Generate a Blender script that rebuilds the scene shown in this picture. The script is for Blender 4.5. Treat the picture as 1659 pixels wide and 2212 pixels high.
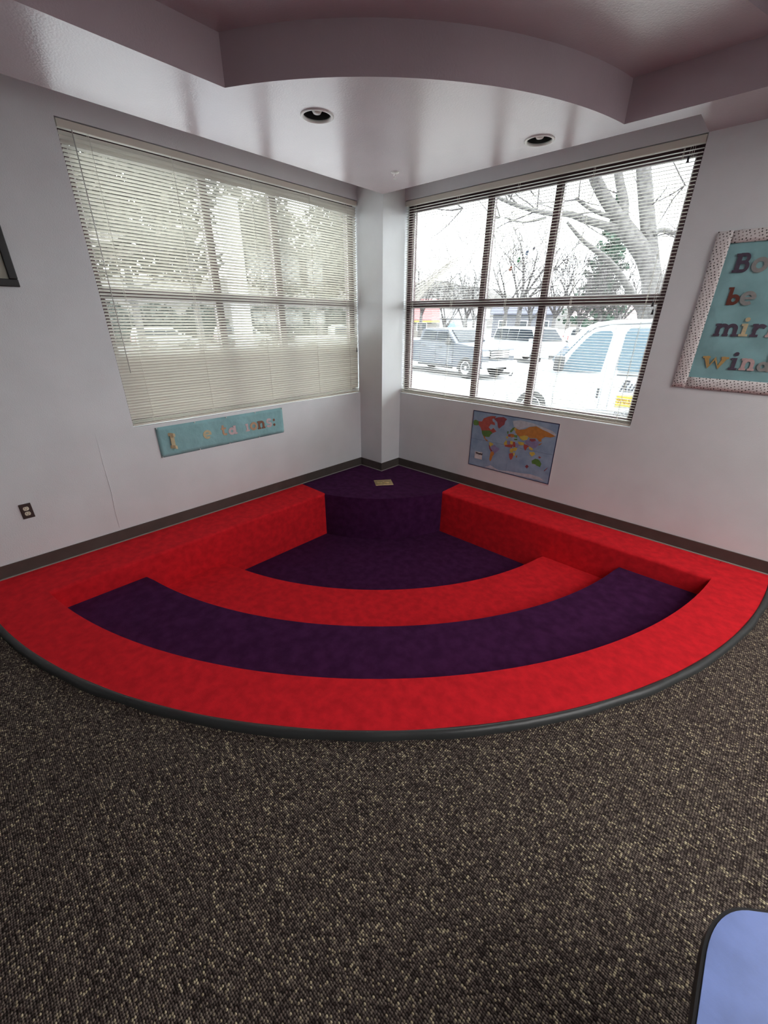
import bpy, bmesh, math, random
from mathutils import Vector, Matrix
from mathutils.geometry import tessellate_polygon

# ------------------------------------------------------------------ camera, sky, exposure
SC = bpy.context.scene
for o in list(bpy.data.objects):
    bpy.data.objects.remove(o)
COL = SC.collection
S = 1.165                                   # survey units -> metres
CAM = Vector((3.746, -3.957, 1.748))
YAW, PITCH, ROLL = math.pi * 0.75 - 0.0428, 0.441, 0.0092
FPX = 875.65
_f = Vector((math.cos(YAW) * math.cos(PITCH), math.sin(YAW) * math.cos(PITCH), -math.sin(PITCH)))
_r0 = _f.cross(Vector((0, 0, 1))).normalized()
_u0 = _r0.cross(_f)
_r = _r0 * math.cos(ROLL) + _u0 * math.sin(ROLL)
_u = _u0 * math.cos(ROLL) - _r0 * math.sin(ROLL)
cam_data = bpy.data.cameras.new('camera')
cam_data.sensor_fit = 'HORIZONTAL'
cam_data.sensor_width = 36.0
cam_data.lens = FPX / 1659 * 36.0
cam_data.clip_start = 0.02
cam_data.clip_end = 2000
cam = bpy.data.objects.new('camera', cam_data)
COL.objects.link(cam)
cam.matrix_world = Matrix(((_r.x, _u.x, -_f.x, CAM.x), (_r.y, _u.y, -_f.y, CAM.y),
                           (_r.z, _u.z, -_f.z, CAM.z), (0, 0, 0, 1)))
SC.camera = cam

WORLD_STRENGTH = 6.2
world = bpy.data.worlds.new('overcast_sky')
SC.world = world
world.use_nodes = True
bg = world.node_tree.nodes['Background']
bg.inputs[0].default_value = (0.93, 0.97, 1.0, 1)
bg.inputs[1].default_value = WORLD_STRENGTH

SC.view_settings.view_transform = 'Standard'
SC.view_settings.look = 'None'
SC.view_settings.exposure = 0.82
SC.view_settings.gamma = 1.0
SC.view_settings.use_curve_mapping = False
SC.cycles.use_denoising = True
SC.cycles.max_bounces = 10
SC.cycles.diffuse_bounces = 6
SC.cycles.transparent_max_bounces = 24
SC.cycles.sample_clamp_indirect = 8.0
SC.cycles.caustics_reflective = False
SC.cycles.caustics_refractive = False

RND = random.Random(7)


def pt(u, v, dist):
    """world point seen at pixel (u, v), at a horizontal distance from the camera"""
    d = _r * ((u - 829.5) / FPX) + _u * (-(v - 1106) / FPX) + _f
    return CAM + d * (dist / math.hypot(d.x, d.y))


# ------------------------------------------------------------------ materials
MATS = {}


def mat(name, col, rough=0.6, metal=0.0, spec=0.5, noise=0.0, nscale=40.0, bump=0.0, bscale=200.0,
        bdist=0.002, sheen=0.0, coat=0.0, emit=None, emit_strength=0.0, coords='Object', col2=None):
    if name in MATS:
        return MATS[name]
    m = bpy.data.materials.new(name)
    m.use_nodes = True
    nt = m.node_tree
    b = nt.nodes['Principled BSDF']
    b.inputs['Base Color'].default_value = (*col, 1)
    b.inputs['Roughness'].default_value = rough
    b.inputs['Metallic'].default_value = metal
    b.inputs['Specular IOR Level'].default_value = spec
    if sheen:
        b.inputs['Sheen Weight'].default_value = sheen
        b.inputs['Sheen Roughness'].default_value = 0.5
        b.inputs['Sheen Tint'].default_value = (*[min(1, c * 2 + 0.1) for c in col], 1)
    if coat:
        b.inputs['Coat Weight'].default_value = coat
        b.inputs['Coat Roughness'].default_value = 0.05
    if emit:
        b.inputs['Emission Color'].default_value = (*emit, 1)
        b.inputs['Emission Strength'].default_value = emit_strength
    tc = nt.nodes.new('ShaderNodeTexCoord')
    if noise or col2:
        n = nt.nodes.new('ShaderNodeTexNoise')
        n.inputs['Scale'].default_value = nscale
        n.inputs['Detail'].default_value = 5
        nt.links.new(tc.outputs[coords], n.inputs['Vector'])
        r = nt.nodes.new('ShaderNodeValToRGB')
        c2 = col2 or tuple(c * (1 + noise) for c in col)
        c1 = col if col2 else tuple(c * (1 - noise) for c in col)
        r.color_ramp.elements[0].position = 0.35
        r.color_ramp.elements[1].position = 0.65
        r.color_ramp.elements[0].color = (*c1, 1)
        r.color_ramp.elements[1].color = (*[min(1, c) for c in c2], 1)
        nt.links.new(n.outputs['Fac'], r.inputs['Fac'])
        nt.links.new(r.outputs['Color'], b.inputs['Base Color'])
    if bump:
        n2 = nt.nodes.new('ShaderNodeTexNoise')
        n2.inputs['Scale'].default_value = bscale
        n2.inputs['Detail'].default_value = 3
        nt.links.new(tc.outputs[coords], n2.inputs['Vector'])
        bp = nt.nodes.new('ShaderNodeBump')
        bp.inputs['Strength'].default_value = bump
        bp.inputs['Distance'].default_value = bdist
        nt.links.new(n2.outputs['Fac'], bp.inputs['Height'])
        nt.links.new(bp.outputs['Normal'], b.inputs['Normal'])
    MATS[name] = m
    return m


def glass_mat(name, tint=(1, 1, 1), gloss=0.08, rough=0.0):
    m = bpy.data.materials.new(name)
    m.use_nodes = True
    nt = m.node_tree
    for n in list(nt.nodes):
        nt.nodes.remove(n)
    out = nt.nodes.new('ShaderNodeOutputMaterial')
    tr = nt.nodes.new('ShaderNodeBsdfTransparent')
    tr.inputs[0].default_value = (*tint, 1)
    gl = nt.nodes.new('ShaderNodeBsdfGlossy')
    gl.inputs['Roughness'].default_value = rough
    mx = nt.nodes.new('ShaderNodeMixShader')
    mx.inputs[0].default_value = gloss
    nt.links.new(tr.outputs[0], mx.inputs[1])
    nt.links.new(gl.outputs[0], mx.inputs[2])
    nt.links.new(mx.outputs[0], out.inputs[0])
    MATS[name] = m
    return m


def carpet_mat():
    m = bpy.data.materials.new('loop_carpet')
    m.use_nodes = True
    nt = m.node_tree
    b = nt.nodes['Principled BSDF']
    b.inputs['Roughness'].default_value = 0.95
    b.inputs['Specular IOR Level'].default_value = 0.1
    tc = nt.nodes.new('ShaderNodeTexCoord')
    mp = nt.nodes.new('ShaderNodeMapping')
    mp.inputs['Rotation'].default_value = (0, 0, math.radians(1.5))
    mp.inputs['Scale'].default_value = (118, 146, 1)
    nt.links.new(tc.outputs['Object'], mp.inputs['Vector'])
    v = nt.nodes.new('ShaderNodeTexVoronoi')
    v.voronoi_dimensions = '2D'
    v.inputs['Scale'].default_value = 1.0
    v.inputs['Randomness'].default_value = 0.34
    nt.links.new(mp.outputs['Vector'], v.inputs['Vector'])
    sep = nt.nodes.new('ShaderNodeSeparateColor')
    nt.links.new(v.outputs['Color'], sep.inputs['Color'])
    # streaky clusters of pale yarn
    mp2 = nt.nodes.new('ShaderNodeMapping')
    mp2.inputs['Rotation'].default_value = (0, 0, math.radians(1.5))
    mp2.inputs['Scale'].default_value = (16, 80, 1)
    nt.links.new(tc.outputs['Object'], mp2.inputs['Vector'])
    n = nt.nodes.new('ShaderNodeTexNoise')
    n.inputs['Scale'].default_value = 1.0
    n.inputs['Detail'].default_value = 4
    nt.links.new(mp2.outputs['Vector'], n.inputs['Vector'])
    ad = nt.nodes.new('ShaderNodeMath')
    ad.operation = 'MULTIPLY_ADD'
    ad.inputs[1].default_value = 0.85
    nt.links.new(n.outputs['Fac'], ad.inputs[0])
    nt.links.new(sep.outputs['Red'], ad.inputs[2])
    r = nt.nodes.new('ShaderNodeValToRGB')
    cr = r.color_ramp
    cr.interpolation = 'LINEAR'
    cr.elements[0].position = 0.28
    cr.elements[0].color = (0.042, 0.031, 0.027, 1)
    cr.elements[1].position = 0.97
    cr.elements[1].color = (0.68, 0.59, 0.40, 1)
    for pos, c in ((0.45, (0.098, 0.076, 0.067)), (0.72, (0.185, 0.147, 0.125)), (0.84, (0.25, 0.205, 0.165)), (0.90, (0.44, 0.37, 0.245))):
        e = cr.elements.new(pos)
        e.color = (*c, 1)
    sc = nt.nodes.new('ShaderNodeMath')
    sc.operation = 'MULTIPLY'
    sc.inputs[1].default_value = 0.66
    nt.links.new(ad.outputs[0], sc.inputs[0])
    nt.links.new(sc.outputs[0], r.inputs['Fac'])
    # shade in the gaps between the loops, painted into the colour
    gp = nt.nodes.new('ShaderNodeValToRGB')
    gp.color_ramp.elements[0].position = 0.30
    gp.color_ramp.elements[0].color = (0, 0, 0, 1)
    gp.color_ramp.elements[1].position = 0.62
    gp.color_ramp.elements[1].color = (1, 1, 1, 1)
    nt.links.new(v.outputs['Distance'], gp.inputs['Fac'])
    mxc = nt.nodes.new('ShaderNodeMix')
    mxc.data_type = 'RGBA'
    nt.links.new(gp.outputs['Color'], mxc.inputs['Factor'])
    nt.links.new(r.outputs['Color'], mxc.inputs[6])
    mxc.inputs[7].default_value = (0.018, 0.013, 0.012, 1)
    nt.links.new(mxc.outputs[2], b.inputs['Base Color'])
    bp = nt.nodes.new('ShaderNodeBump')
    bp.inputs['Strength'].default_value = 1.0
    bp.inputs['Distance'].default_value = 0.006
    bp.invert = True
    nt.links.new(v.outputs['Distance'], bp.inputs['Height'])
    nt.links.new(bp.outputs['Normal'], b.inputs['Normal'])
    MATS['loop_carpet'] = m
    return m


def dots_mat():
    m = bpy.data.materials.new('dotted_paper')
    m.use_nodes = True
    nt = m.node_tree
    b = nt.nodes['Principled BSDF']
    b.inputs['Roughness'].default_value = 0.7
    tc = nt.nodes.new('ShaderNodeTexCoord')
    mp = nt.nodes.new('ShaderNodeMapping')
    mp.inputs['Rotation'].default_value = (0, math.radians(20), 0)
    nt.links.new(tc.outputs['Object'], mp.inputs['Vector'])
    sx = nt.nodes.new('ShaderNodeSeparateXYZ')
    nt.links.new(mp.outputs['Vector'], sx.inputs[0])
    cb = nt.nodes.new('ShaderNodeCombineXYZ')
    nt.links.new(sx.outputs['X'], cb.inputs['X'])
    nt.links.new(sx.outputs['Z'], cb.inputs['Y'])
    v = nt.nodes.new('ShaderNodeTexVoronoi')
    v.voronoi_dimensions = '2D'
    v.inputs['Scale'].default_value = 52
    v.inputs['Randomness'].default_value = 0.35
    nt.links.new(cb.outputs[0], v.inputs['Vector'])
    r = nt.nodes.new('ShaderNodeValToRGB')
    r.color_ramp.elements[0].position = 0.20
    r.color_ramp.elements[0].color = (0, 0, 0, 1)
    r.color_ramp.elements[1].position = 0.25
    r.color_ramp.elements[1].color = (1, 1, 1, 1)
    nt.links.new(v.outputs['Distance'], r.inputs['Fac'])
    sep = nt.nodes.new('ShaderNodeSeparateColor')
    nt.links.new(v.outputs['Color'], sep.inputs['Color'])
    r2 = nt.nodes.new('ShaderNodeValToRGB')
    r2.color_ramp.elements[0].color = (0.008, 0.008, 0.01, 1)
    r2.color_ramp.elements[1].color = (0.32, 0.27, 0.25, 1)
    nt.links.new(sep.outputs['Red'], r2.inputs['Fac'])
    mx = nt.nodes.new('ShaderNodeMix')
    mx.data_type = 'RGBA'
    nt.links.new(r.outputs['Color'], mx.inputs['Factor'])
    nt.links.new(r2.outputs['Color'], mx.inputs[6])
    mx.inputs[7].default_value = (0.74, 0.70, 0.69, 1)
    nt.links.new(mx.outputs[2], b.inputs['Base Color'])
    MATS['dotted_paper'] = m
    return m


def slat_mat():
    m = bpy.data.materials.new('cream_slat')
    m.use_nodes = True
    nt = m.node_tree
    b = nt.nodes['Principled BSDF']
    b.inputs['Base Color'].default_value = (0.66, 0.645, 0.58, 1)
    b.inputs['Roughness'].default_value = 0.42
    out = nt.nodes['Material Output']
    tl = nt.nodes.new('ShaderNodeBsdfTranslucent')
    tl.inputs[0].default_value = (0.85, 0.80, 0.66, 1)
    mx = nt.nodes.new('ShaderNodeMixShader')
    mx.inputs[0].default_value = 0.05
    nt.links.new(b.outputs[0], mx.inputs[1])
    nt.links.new(tl.outputs[0], mx.inputs[2])
    nt.links.new(mx.outputs[0], out.inputs[0])
    MATS['cream_slat'] = m
    return m


M_WALL = mat('wall_paint', (0.725, 0.742, 0.758), 0.75, noise=0.03, nscale=3, bump=0.35, bscale=130, bdist=0.003)
M_CEIL = mat('mauve_ceiling_paint', (0.49, 0.41, 0.445), 0.24, spec=1.0, noise=0.03, nscale=2, bump=0.30, bscale=95, bdist=0.003)
M_RED = mat('red_carpet', (0.68, 0.018, 0.027), 0.95, spec=0.05, noise=0.13, nscale=16, bump=0.6, bscale=420, bdist=0.004, sheen=0.12)
M_PURPLE = mat('purple_carpet', (0.052, 0.012, 0.053), 0.95, spec=0.05, noise=0.22, nscale=14, bump=0.6, bscale=420, bdist=0.004, sheen=0.10)
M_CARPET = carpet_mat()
M_RUBBER = mat('black_rubber', (0.035, 0.038, 0.038), 0.42, spec=0.5, bump=0.2, bscale=20, bdist=0.01)
M_BASE = mat('brown_rubber_base', (0.075, 0.062, 0.055), 0.5, noise=0.1, nscale=8)
M_STRIP = mat('grey_toe_strip', (0.33, 0.31, 0.29), 0.5)
M_FRAME = mat('maroon_window_frame', (0.045, 0.018, 0.022), 0.5, spec=0.3, noise=0.08, nscale=30)
M_STOP = mat('pale_window_stop', (0.45, 0.41, 0.43), 0.4)
M_GLASS = glass_mat('window_glass', (0.97, 0.985, 0.98), 0.05)
M_SLAT = slat_mat()
M_RAIL = mat('cream_rail', (0.72, 0.69, 0.60), 0.4)
M_CORD = mat('cream_cord', (0.86, 0.84, 0.78), 0.8)
M_WAND = mat('clear_wand', (0.55, 0.55, 0.52), 0.2)
M_TASSEL = mat('dark_tassel', (0.04, 0.045, 0.05), 0.4)
M_WHITE = mat('white_enamel', (0.80, 0.79, 0.77), 0.35)
M_BLACK = mat('matt_black', (0.006, 0.006, 0.007), 0.5)
M_CAN = mat('dark_can', (0.012, 0.014, 0.016), 0.4)
M_CHROME = mat('chrome', (0.75, 0.74, 0.72), 0.2, metal=1.0)
M_BRASS = mat('aged_brass', (0.62, 0.47, 0.24), 0.38, metal=0.85, noise=0.15, nscale=30)
M_BROWNPLATE = mat('brown_plate', (0.055, 0.036, 0.033), 0.4)
M_IVORY = mat('ivory_plastic', (0.74, 0.69, 0.55), 0.4)
M_TEAL = mat('teal_paper', (0.24, 0.44, 0.46), 0.75, noise=0.12, nscale=5, bump=0.5, bscale=9, bdist=0.02)
M_DOTS = dots_mat()
M_MAPBLUE = mat('map_ocean', (0.22, 0.33, 0.48), 0.45, col2=(0.33, 0.45, 0.58), nscale=9)
M_PAPER = mat('white_paper', (0.78, 0.77, 0.75), 0.6)
M_NAVY = mat('map_border_navy', (0.02, 0.03, 0.09), 0.5)
PAL = {'g': (0.11, 0.24, 0.055), 'r': (0.42, 0.085, 0.065), 'm': (0.29, 0.065, 0.075), 'o': (0.52, 0.22, 0.05),
       'y': (0.62, 0.48, 0.09), 'p': (0.26, 0.24, 0.42), 'w': (0.50, 0.53, 0.58), 't': (0.75, 0.74, 0.73)}
MAPM = {k: mat('map_ink_' + {'g': 'green', 'r': 'red', 'm': 'maroon', 'o': 'orange', 'y': 'yellow', 'p': 'violet',
                             'w': 'ice', 't': 'title'}[k], c, 0.45, noise=0.1, nscale=30) for k, c in PAL.items()}


# ------------------------------------------------------------------ helpers
def link(o, parent=None):
    COL.objects.link(o)
    if parent is not None:
        o.parent = parent
    return o


def mesh(name, verts, faces, m, parent=None, smooth=False):
    me = bpy.data.meshes.new(name)
    me.from_pydata([tuple(v) for v in verts], [], faces)
    me.validate()
    me.materials.append(m)
    if smooth:
        for p in me.polygons:
            p.use_smooth = True
    me.update()
    return link(bpy.data.objects.new(name, me), parent)


def from_bm(name, bm, m, parent=None, smooth=False):
    bmesh.ops.recalc_face_normals(bm, faces=bm.faces)
    me = bpy.data.meshes.new(name)
    bm.to_mesh(me)
    bm.free()
    me.materials.append(m)
    if smooth:
        for p in me.polygons:
            p.use_smooth = True
    return link(bpy.data.objects.new(name, me), parent)


def empty(name, loc=(0, 0, 0), rz=0.0, parent=None):
    o = bpy.data.objects.new(name, None)
    o.empty_display_size = 0.1
    link(o, parent)
    o.location = loc
    o.rotation_euler = (0, 0, rz)
    return o


def tag(o, label, cat, group=None):
    o['label'] = label
    o['category'] = cat
    if group:
        o['group'] = group
    return o


def struct(o, label=None):
    o['kind'] = 'structure'
    if label:
        o['label'] = label
    return o


def box_to(bm, x0, x1, y0, y1, z0, z1):
    vs = [bm.verts.new(c) for c in ((x0, y0, z0), (x1, y0, z0), (x1, y1, z0), (x0, y1, z0),
                                    (x0, y0, z1), (x1, y0, z1), (x1, y1, z1), (x0, y1, z1))]
    for f in ((0, 3, 2, 1), (4, 5, 6, 7), (0, 1, 5, 4), (1, 2, 6, 5), (2, 3, 7, 6), (3, 0, 4, 7)):
        bm.faces.new([vs[i] for i in f])
    return vs


def box(name, x0, x1, y0, y1, z0, z1, m, parent=None, bevel=0.0, seg=2):
    bm = bmesh.new()
    box_to(bm, x0, x1, y0, y1, z0, z1)
    if bevel:
        bmesh.ops.bevel(bm, geom=list(bm.edges), offset=bevel, segments=seg, affect='EDGES', profile=0.5)
    return from_bm(name, bm, m, parent, smooth=False)


def boxes(name, lst, m, parent=None):
    bm = bmesh.new()
    for b in lst:
        box_to(bm, *b)
    return from_bm(name, bm, m, parent)


def prism(name, poly, z0, z1, m, parent=None, nose=None, r=0.02, seg=4):
    """extrude a plan polygon; nose(i) True rounds the top edge poly[i]-poly[i+1]"""
    bm = bmesh.new()
    n = len(poly)
    lo = [bm.verts.new((p[0], p[1], z0)) for p in poly]
    hi = [bm.verts.new((p[0], p[1], z1)) for p in poly]
    bm.faces.new(lo[::-1])
    bm.faces.new(hi)
    for i in range(n):
        bm.faces.new((lo[i], lo[(i + 1) % n], hi[(i + 1) % n], hi[i]))
    bm.edges.ensure_lookup_table()
    if nose:
        es = []
        for i in range(n):
            if nose(poly[i], poly[(i + 1) % n]):
                e = bm.edges.get((hi[i], hi[(i + 1) % n]))
                if e:
                    es.append(e)
        if es:
            bmesh.ops.bevel(bm, geom=es, offset=r, segments=seg, affect='EDGES', profile=0.5)
    bmesh.ops.triangulate(bm, faces=[f for f in bm.faces if len(f.verts) > 4])
    return from_bm(name, bm, m, parent)


def tube_to(bm, path, radii, n=6, cap=True):
    path = [Vector(p) for p in path]
    if not isinstance(radii, (list, tuple)):
        radii = [radii] * len(path)
    rings = []
    ref = None
    for i, p in enumerate(path):
        t = (path[min(i + 1, len(path) - 1)] - path[max(i - 1, 0)])
        if t.length < 1e-9:
            t = Vector((0, 0, 1))
        t.normalize()
        if ref is None:
            ref = Vector((1, 0, 0)) if abs(t.x) < 0.8 else Vector((0, 1, 0))
        a = (ref - t * ref.dot(t)).normalized()
        b = t.cross(a)
        ref = a
        rings.append([bm.verts.new(p + (a * math.cos(k * 2 * math.pi / n) + b * math.sin(k * 2 * math.pi / n)) * radii[i])
                      for k in range(n)])
    for i in range(len(rings) - 1):
        for k in range(n):
            bm.faces.new((rings[i][k], rings[i][(k + 1) % n], rings[i + 1][(k + 1) % n], rings[i + 1][k]))
    if cap:
        bm.faces.new(rings[0][::-1])
        bm.faces.new(rings[-1])


def tube(name, path, radii, m, parent=None, n=8, smooth=True):
    bm = bmesh.new()
    tube_to(bm, path, radii, n)
    return from_bm(name, bm, m, parent, smooth)


def lathe(name, prof, m, parent=None, n=32, axis='z', smooth=True, loc=(0, 0, 0)):
    """prof: list of (r, h) revolved about z (or y)"""
    bm = bmesh.new()
    rings = []
    for (r, h) in prof:
        if r < 1e-6:
            c = (0, 0, h) if axis == 'z' else (0, h, 0)
            rings.append([bm.verts.new(Vector(c) + Vector(loc))])
        else:
            ring = []
            for k in range(n):
                a = 2 * math.pi * k / n
                c = (r * math.cos(a), r * math.sin(a), h) if axis == 'z' else (r * math.cos(a), h, r * math.sin(a))
                ring.append(bm.verts.new(Vector(c) + Vector(loc)))
            rings.append(ring)
    for i in range(len(rings) - 1):
        A, B = rings[i], rings[i + 1]
        for k in range(n):
            k2 = (k + 1) % n
            if len(A) == 1 and len(B) == 1:
                continue
            if len(A) == 1:
                bm.faces.new((A[0], B[k], B[k2]))
            elif len(B) == 1:
                bm.faces.new((A[k], B[0], A[k2]))
            else:
                bm.faces.new((A[k], B[k], B[k2], A[k2]))
    return from_bm(name, bm, m, parent, smooth)


def flat_poly(name, pts3, thick, nrm, m, parent=None):
    """a thin solid polygon: pts3 outline, extruded by thick along nrm"""
    bm = bmesh.new()
    nv = Vector(nrm) * thick
    a = [bm.verts.new(Vector(p)) for p in pts3]
    b = [bm.verts.new(Vector(p) + nv) for p in pts3]
    n = len(pts3)
    for tri in tessellate_polygon([[Vector(p) for p in pts3]]):
        try:
            bm.faces.new([a[i] for i in tri])
            bm.faces.new([b[i] for i in tri])
        except ValueError:
            pass
    for i in range(n):
        bm.faces.new((a[i], a[(i + 1) % n], b[(i + 1) % n], b[i]))
    return from_bm(name, bm, m, parent)


def arc(r, a0, a1, n):
    """points on the plan circle round the room corner; angle 0 = along left wall (-y), 90 = along right wall (+x)"""
    return [(r * math.sin(math.radians(a0 + (a1 - a0) * i / n)), -r * math.cos(math.radians(a0 + (a1 - a0) * i / n)))
            for i in range(n + 1)]


# ------------------------------------------------------------------ room measures (metres)
P, Q = 0.287 * S, 0.3175 * S             # corner pier
ZH, ZS = 2.469 * S, 0.805 * S            # window head / sill
YL, XR = -2.509 * S, 2.5375 * S          # far ends of the two windows
ZC2 = 2.652 * S                          # upper ceiling
ROOM = 9.0
WT = 0.22                                # wall thickness
FLOOR_Z = -0.028
HB = 0.0861 * S

# ------------------------------------------------------------------ walls
struct(boxes('wall_left', [(-WT, 0, -ROOM, YL, -0.7, 3.4), (-WT, 0, YL, -P, -0.7, ZS),
                           (-WT, 0, YL, -P, ZH, 3.4), (-WT, 0, -P, 0, -0.7, 3.4)], M_WALL), 'left painted wall with window')
struct(boxes('wall_right', [(XR, ROOM, 0, WT, -0.7, 3.4), (Q, XR, 0, WT, -0.7, ZS),
                            (Q, XR, 0, WT, ZH, 3.4), (-WT, Q, 0, WT, -0.7, 3.4)], M_WALL), 'right painted wall with window')
struct(boxes('wall_corner', [(0, Q, -P, 0, -0.6, 3.2)], M_WALL), 'square corner pier between the windows')
struct(boxes('wall_back', [(-WT, ROOM + WT, -ROOM - WT, -ROOM, -0.7, 3.4)], M_WALL))
struct(boxes('wall_side', [(ROOM, ROOM + WT, -ROOM, WT, -0.7, 3.4)], M_WALL))

# floor: carpet outside the quarter circle of the pit
R_OUT, R_IN, R_S1, R_S2, R_ST = 3.575 * S, 3.31 * S, 2.79 * S, 2.235 * S, 1.213 * S
NA = 72


def outer_sq(a):
    s_, c_ = math.sin(math.radians(a)), math.cos(math.radians(a))
    k = ROOM / max(s_, c_)
    return (k * s_, -k * c_)


vs, fs = [], []
for i in range(NA + 1):
    a = 90.0 * i / NA
    x, y = arc(R_OUT, a, a, 1)[0]
    ox, oy = outer_sq(a)
    vs += [(x, y, FLOOR_Z), (ox, oy, FLOOR_Z)]
for i in range(NA):
    fs.append((2 * i, 2 * i + 2, 2 * i + 3, 2 * i + 1))
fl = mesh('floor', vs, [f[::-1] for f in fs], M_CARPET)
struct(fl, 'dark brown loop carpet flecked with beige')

# ------------------------------------------------------------------ ceiling
LIGHTS = [(1.044 * S, -1.578 * S), (1.78 * S, -0.508 * S)]
R_CAN = 0.084
inner = [(ROOM, -0.405 * S), (2.2115 * S, -0.4149 * S)] + arc(2.25 * S, 79.4, 24.9, 40) + [(0.952 * S, -ROOM)]
outline = [(Q, -P), (XR, -P), (XR, 0), (ROOM, 0)] + inner + [(Q, -ROOM)]


def ceiling_sheet(z, outline, holes):
    cu = bpy.data.curves.new('tmp', 'CURVE')
    cu.dimensions = '2D'
    cu.fill_mode = 'BOTH'
    for loop in [outline] + holes:
        sp = cu.splines.new('POLY')
        sp.points.add(len(loop) - 1)
        for i, p in enumerate(loop):
            sp.points[i].co = (p[0], p[1], 0, 1)
        sp.use_cyclic_u = True
    ob = bpy.data.objects.new('tmp', cu)
    COL.objects.link(ob)
    dg = bpy.context.evaluated_depsgraph_get()
    me = bpy.data.meshes.new_from_object(ob.evaluated_get(dg))
    bpy.data.objects.remove(ob)
    bm = bmesh.new()
    bm.from_mesh(me)
    for v in bm.verts:
        v.co.z = z
    return bm


holes = [[(lx + R_CAN * math.cos(2 * math.pi * k / 40), ly + R_CAN * math.sin(2 * math.pi * k / 40)) for k in range(40)]
         for lx, ly in LIGHTS]
bm = ceiling_sheet(ZH, outline, holes)
n = len(outline)
lo = [bm.verts.new((p[0], p[1], ZH)) for p in outline]
hi = [bm.verts.new((p[0], p[1], ZC2)) for p in outline]
for i in range(n):
    bm.faces.new((lo[i], lo[(i + 1) % n], hi[(i + 1) % n], hi[i]))
me = bpy.data.meshes.new('ceiling')
bmesh.ops.remove_doubles(bm, verts=bm.verts, dist=1e-5)
ceil = from_bm('ceiling', bm, M_CEIL)
struct(ceil, 'dropped mauve ceiling border with curved edge')
# raised ceiling with a further recess whose edge shows at the top right
ra, rb = Vector((3.14, -0.87)), Vector((3.21, -0.65))
rd = (rb - ra).normalized()
rn = Vector((rd.y, -rd.x))
rec = [ra - rd * 1.4, ra + rd * 0.42, ra + rd * 0.42 + rn * 1.6, ra - rd * 1.4 + rn * 1.6]
bm = ceiling_sheet(ZC2, [(-WT, WT), (-WT, -ROOM - WT), (ROOM + WT, -ROOM - WT), (ROOM + WT, WT)], [[tuple(p) for p in rec]])
lo = [bm.verts.new((p.x, p.y, ZC2)) for p in rec]
hi = [bm.verts.new((p.x, p.y, ZC2 + 0.35)) for p in rec]
for i in range(4):
    bm.faces.new((lo[i], lo[(i + 1) % 4], hi[(i + 1) % 4], hi[i]))
bm.faces.new(hi)
top = [bm.verts.new(c) for c in ((-WT, WT, ZC2 + 0.4), (-WT, -ROOM - WT, ZC2 + 0.4), (ROOM + WT, -ROOM - WT, ZC2 + 0.4), (ROOM + WT, WT, ZC2 + 0.4))]
bm.faces.new(top)
struct(from_bm('ceiling_upper', bm, M_CEIL), 'raised mauve ceiling above the room')

# ------------------------------------------------------------------ baseboards
struct(boxes('baseboard_left', [(0, 0.009, -ROOM, -P, 0, HB)], M_BASE), 'dark rubber baseboard on left wall')
boxes('toe_strip', [(0.009, 0.02, -4.15 * 1.0, -P, 0, 0.006)], M_STRIP, bpy.data.objects['baseboard_left'])
struct(boxes('baseboard_right', [(Q, ROOM, -0.009, 0, 0, HB)], M_BASE), 'dark rubber baseboard on right wall')
boxes('toe_strip', [(Q, 4.15, -0.02, -0.009, 0, 0.006)], M_STRIP, bpy.data.objects['baseboard_right'])
struct(boxes('baseboard_corner', [(0, Q + 0.009, -P - 0.009, -P, 0, HB), (Q, Q + 0.009, -P, 0, 0, HB)], M_BASE),
       'dark rubber baseboard round the corner pier')
boxes('toe_strip', [(0.01, Q + 0.02, -P - 0.02, -P - 0.009, 0, 0.006), (Q + 0.009, Q + 0.02, -P - 0.009, 0, 0, 0.006)], M_STRIP,
      bpy.data.objects['baseboard_corner'])

# plaster seam and scuffs on the left wall
tube('plaster_seam', [(0.0, -3.196, 0.943), (0.0006, -3.203, 0.70), (0.001, -3.205, 0.46), (0.0008, -3.22, 0.255), (0.0, -3.224, 0.125)],
     [0.001, 0.002, 0.0026, 0.0026, 0.001], M_WALL, bpy.data.objects['wall_left'], n=6)

# ------------------------------------------------------------------ windows
FD0, FD1 = 0.075, 0.165                   # frame depth behind the wall face
ZT = 1.645 * S


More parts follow.
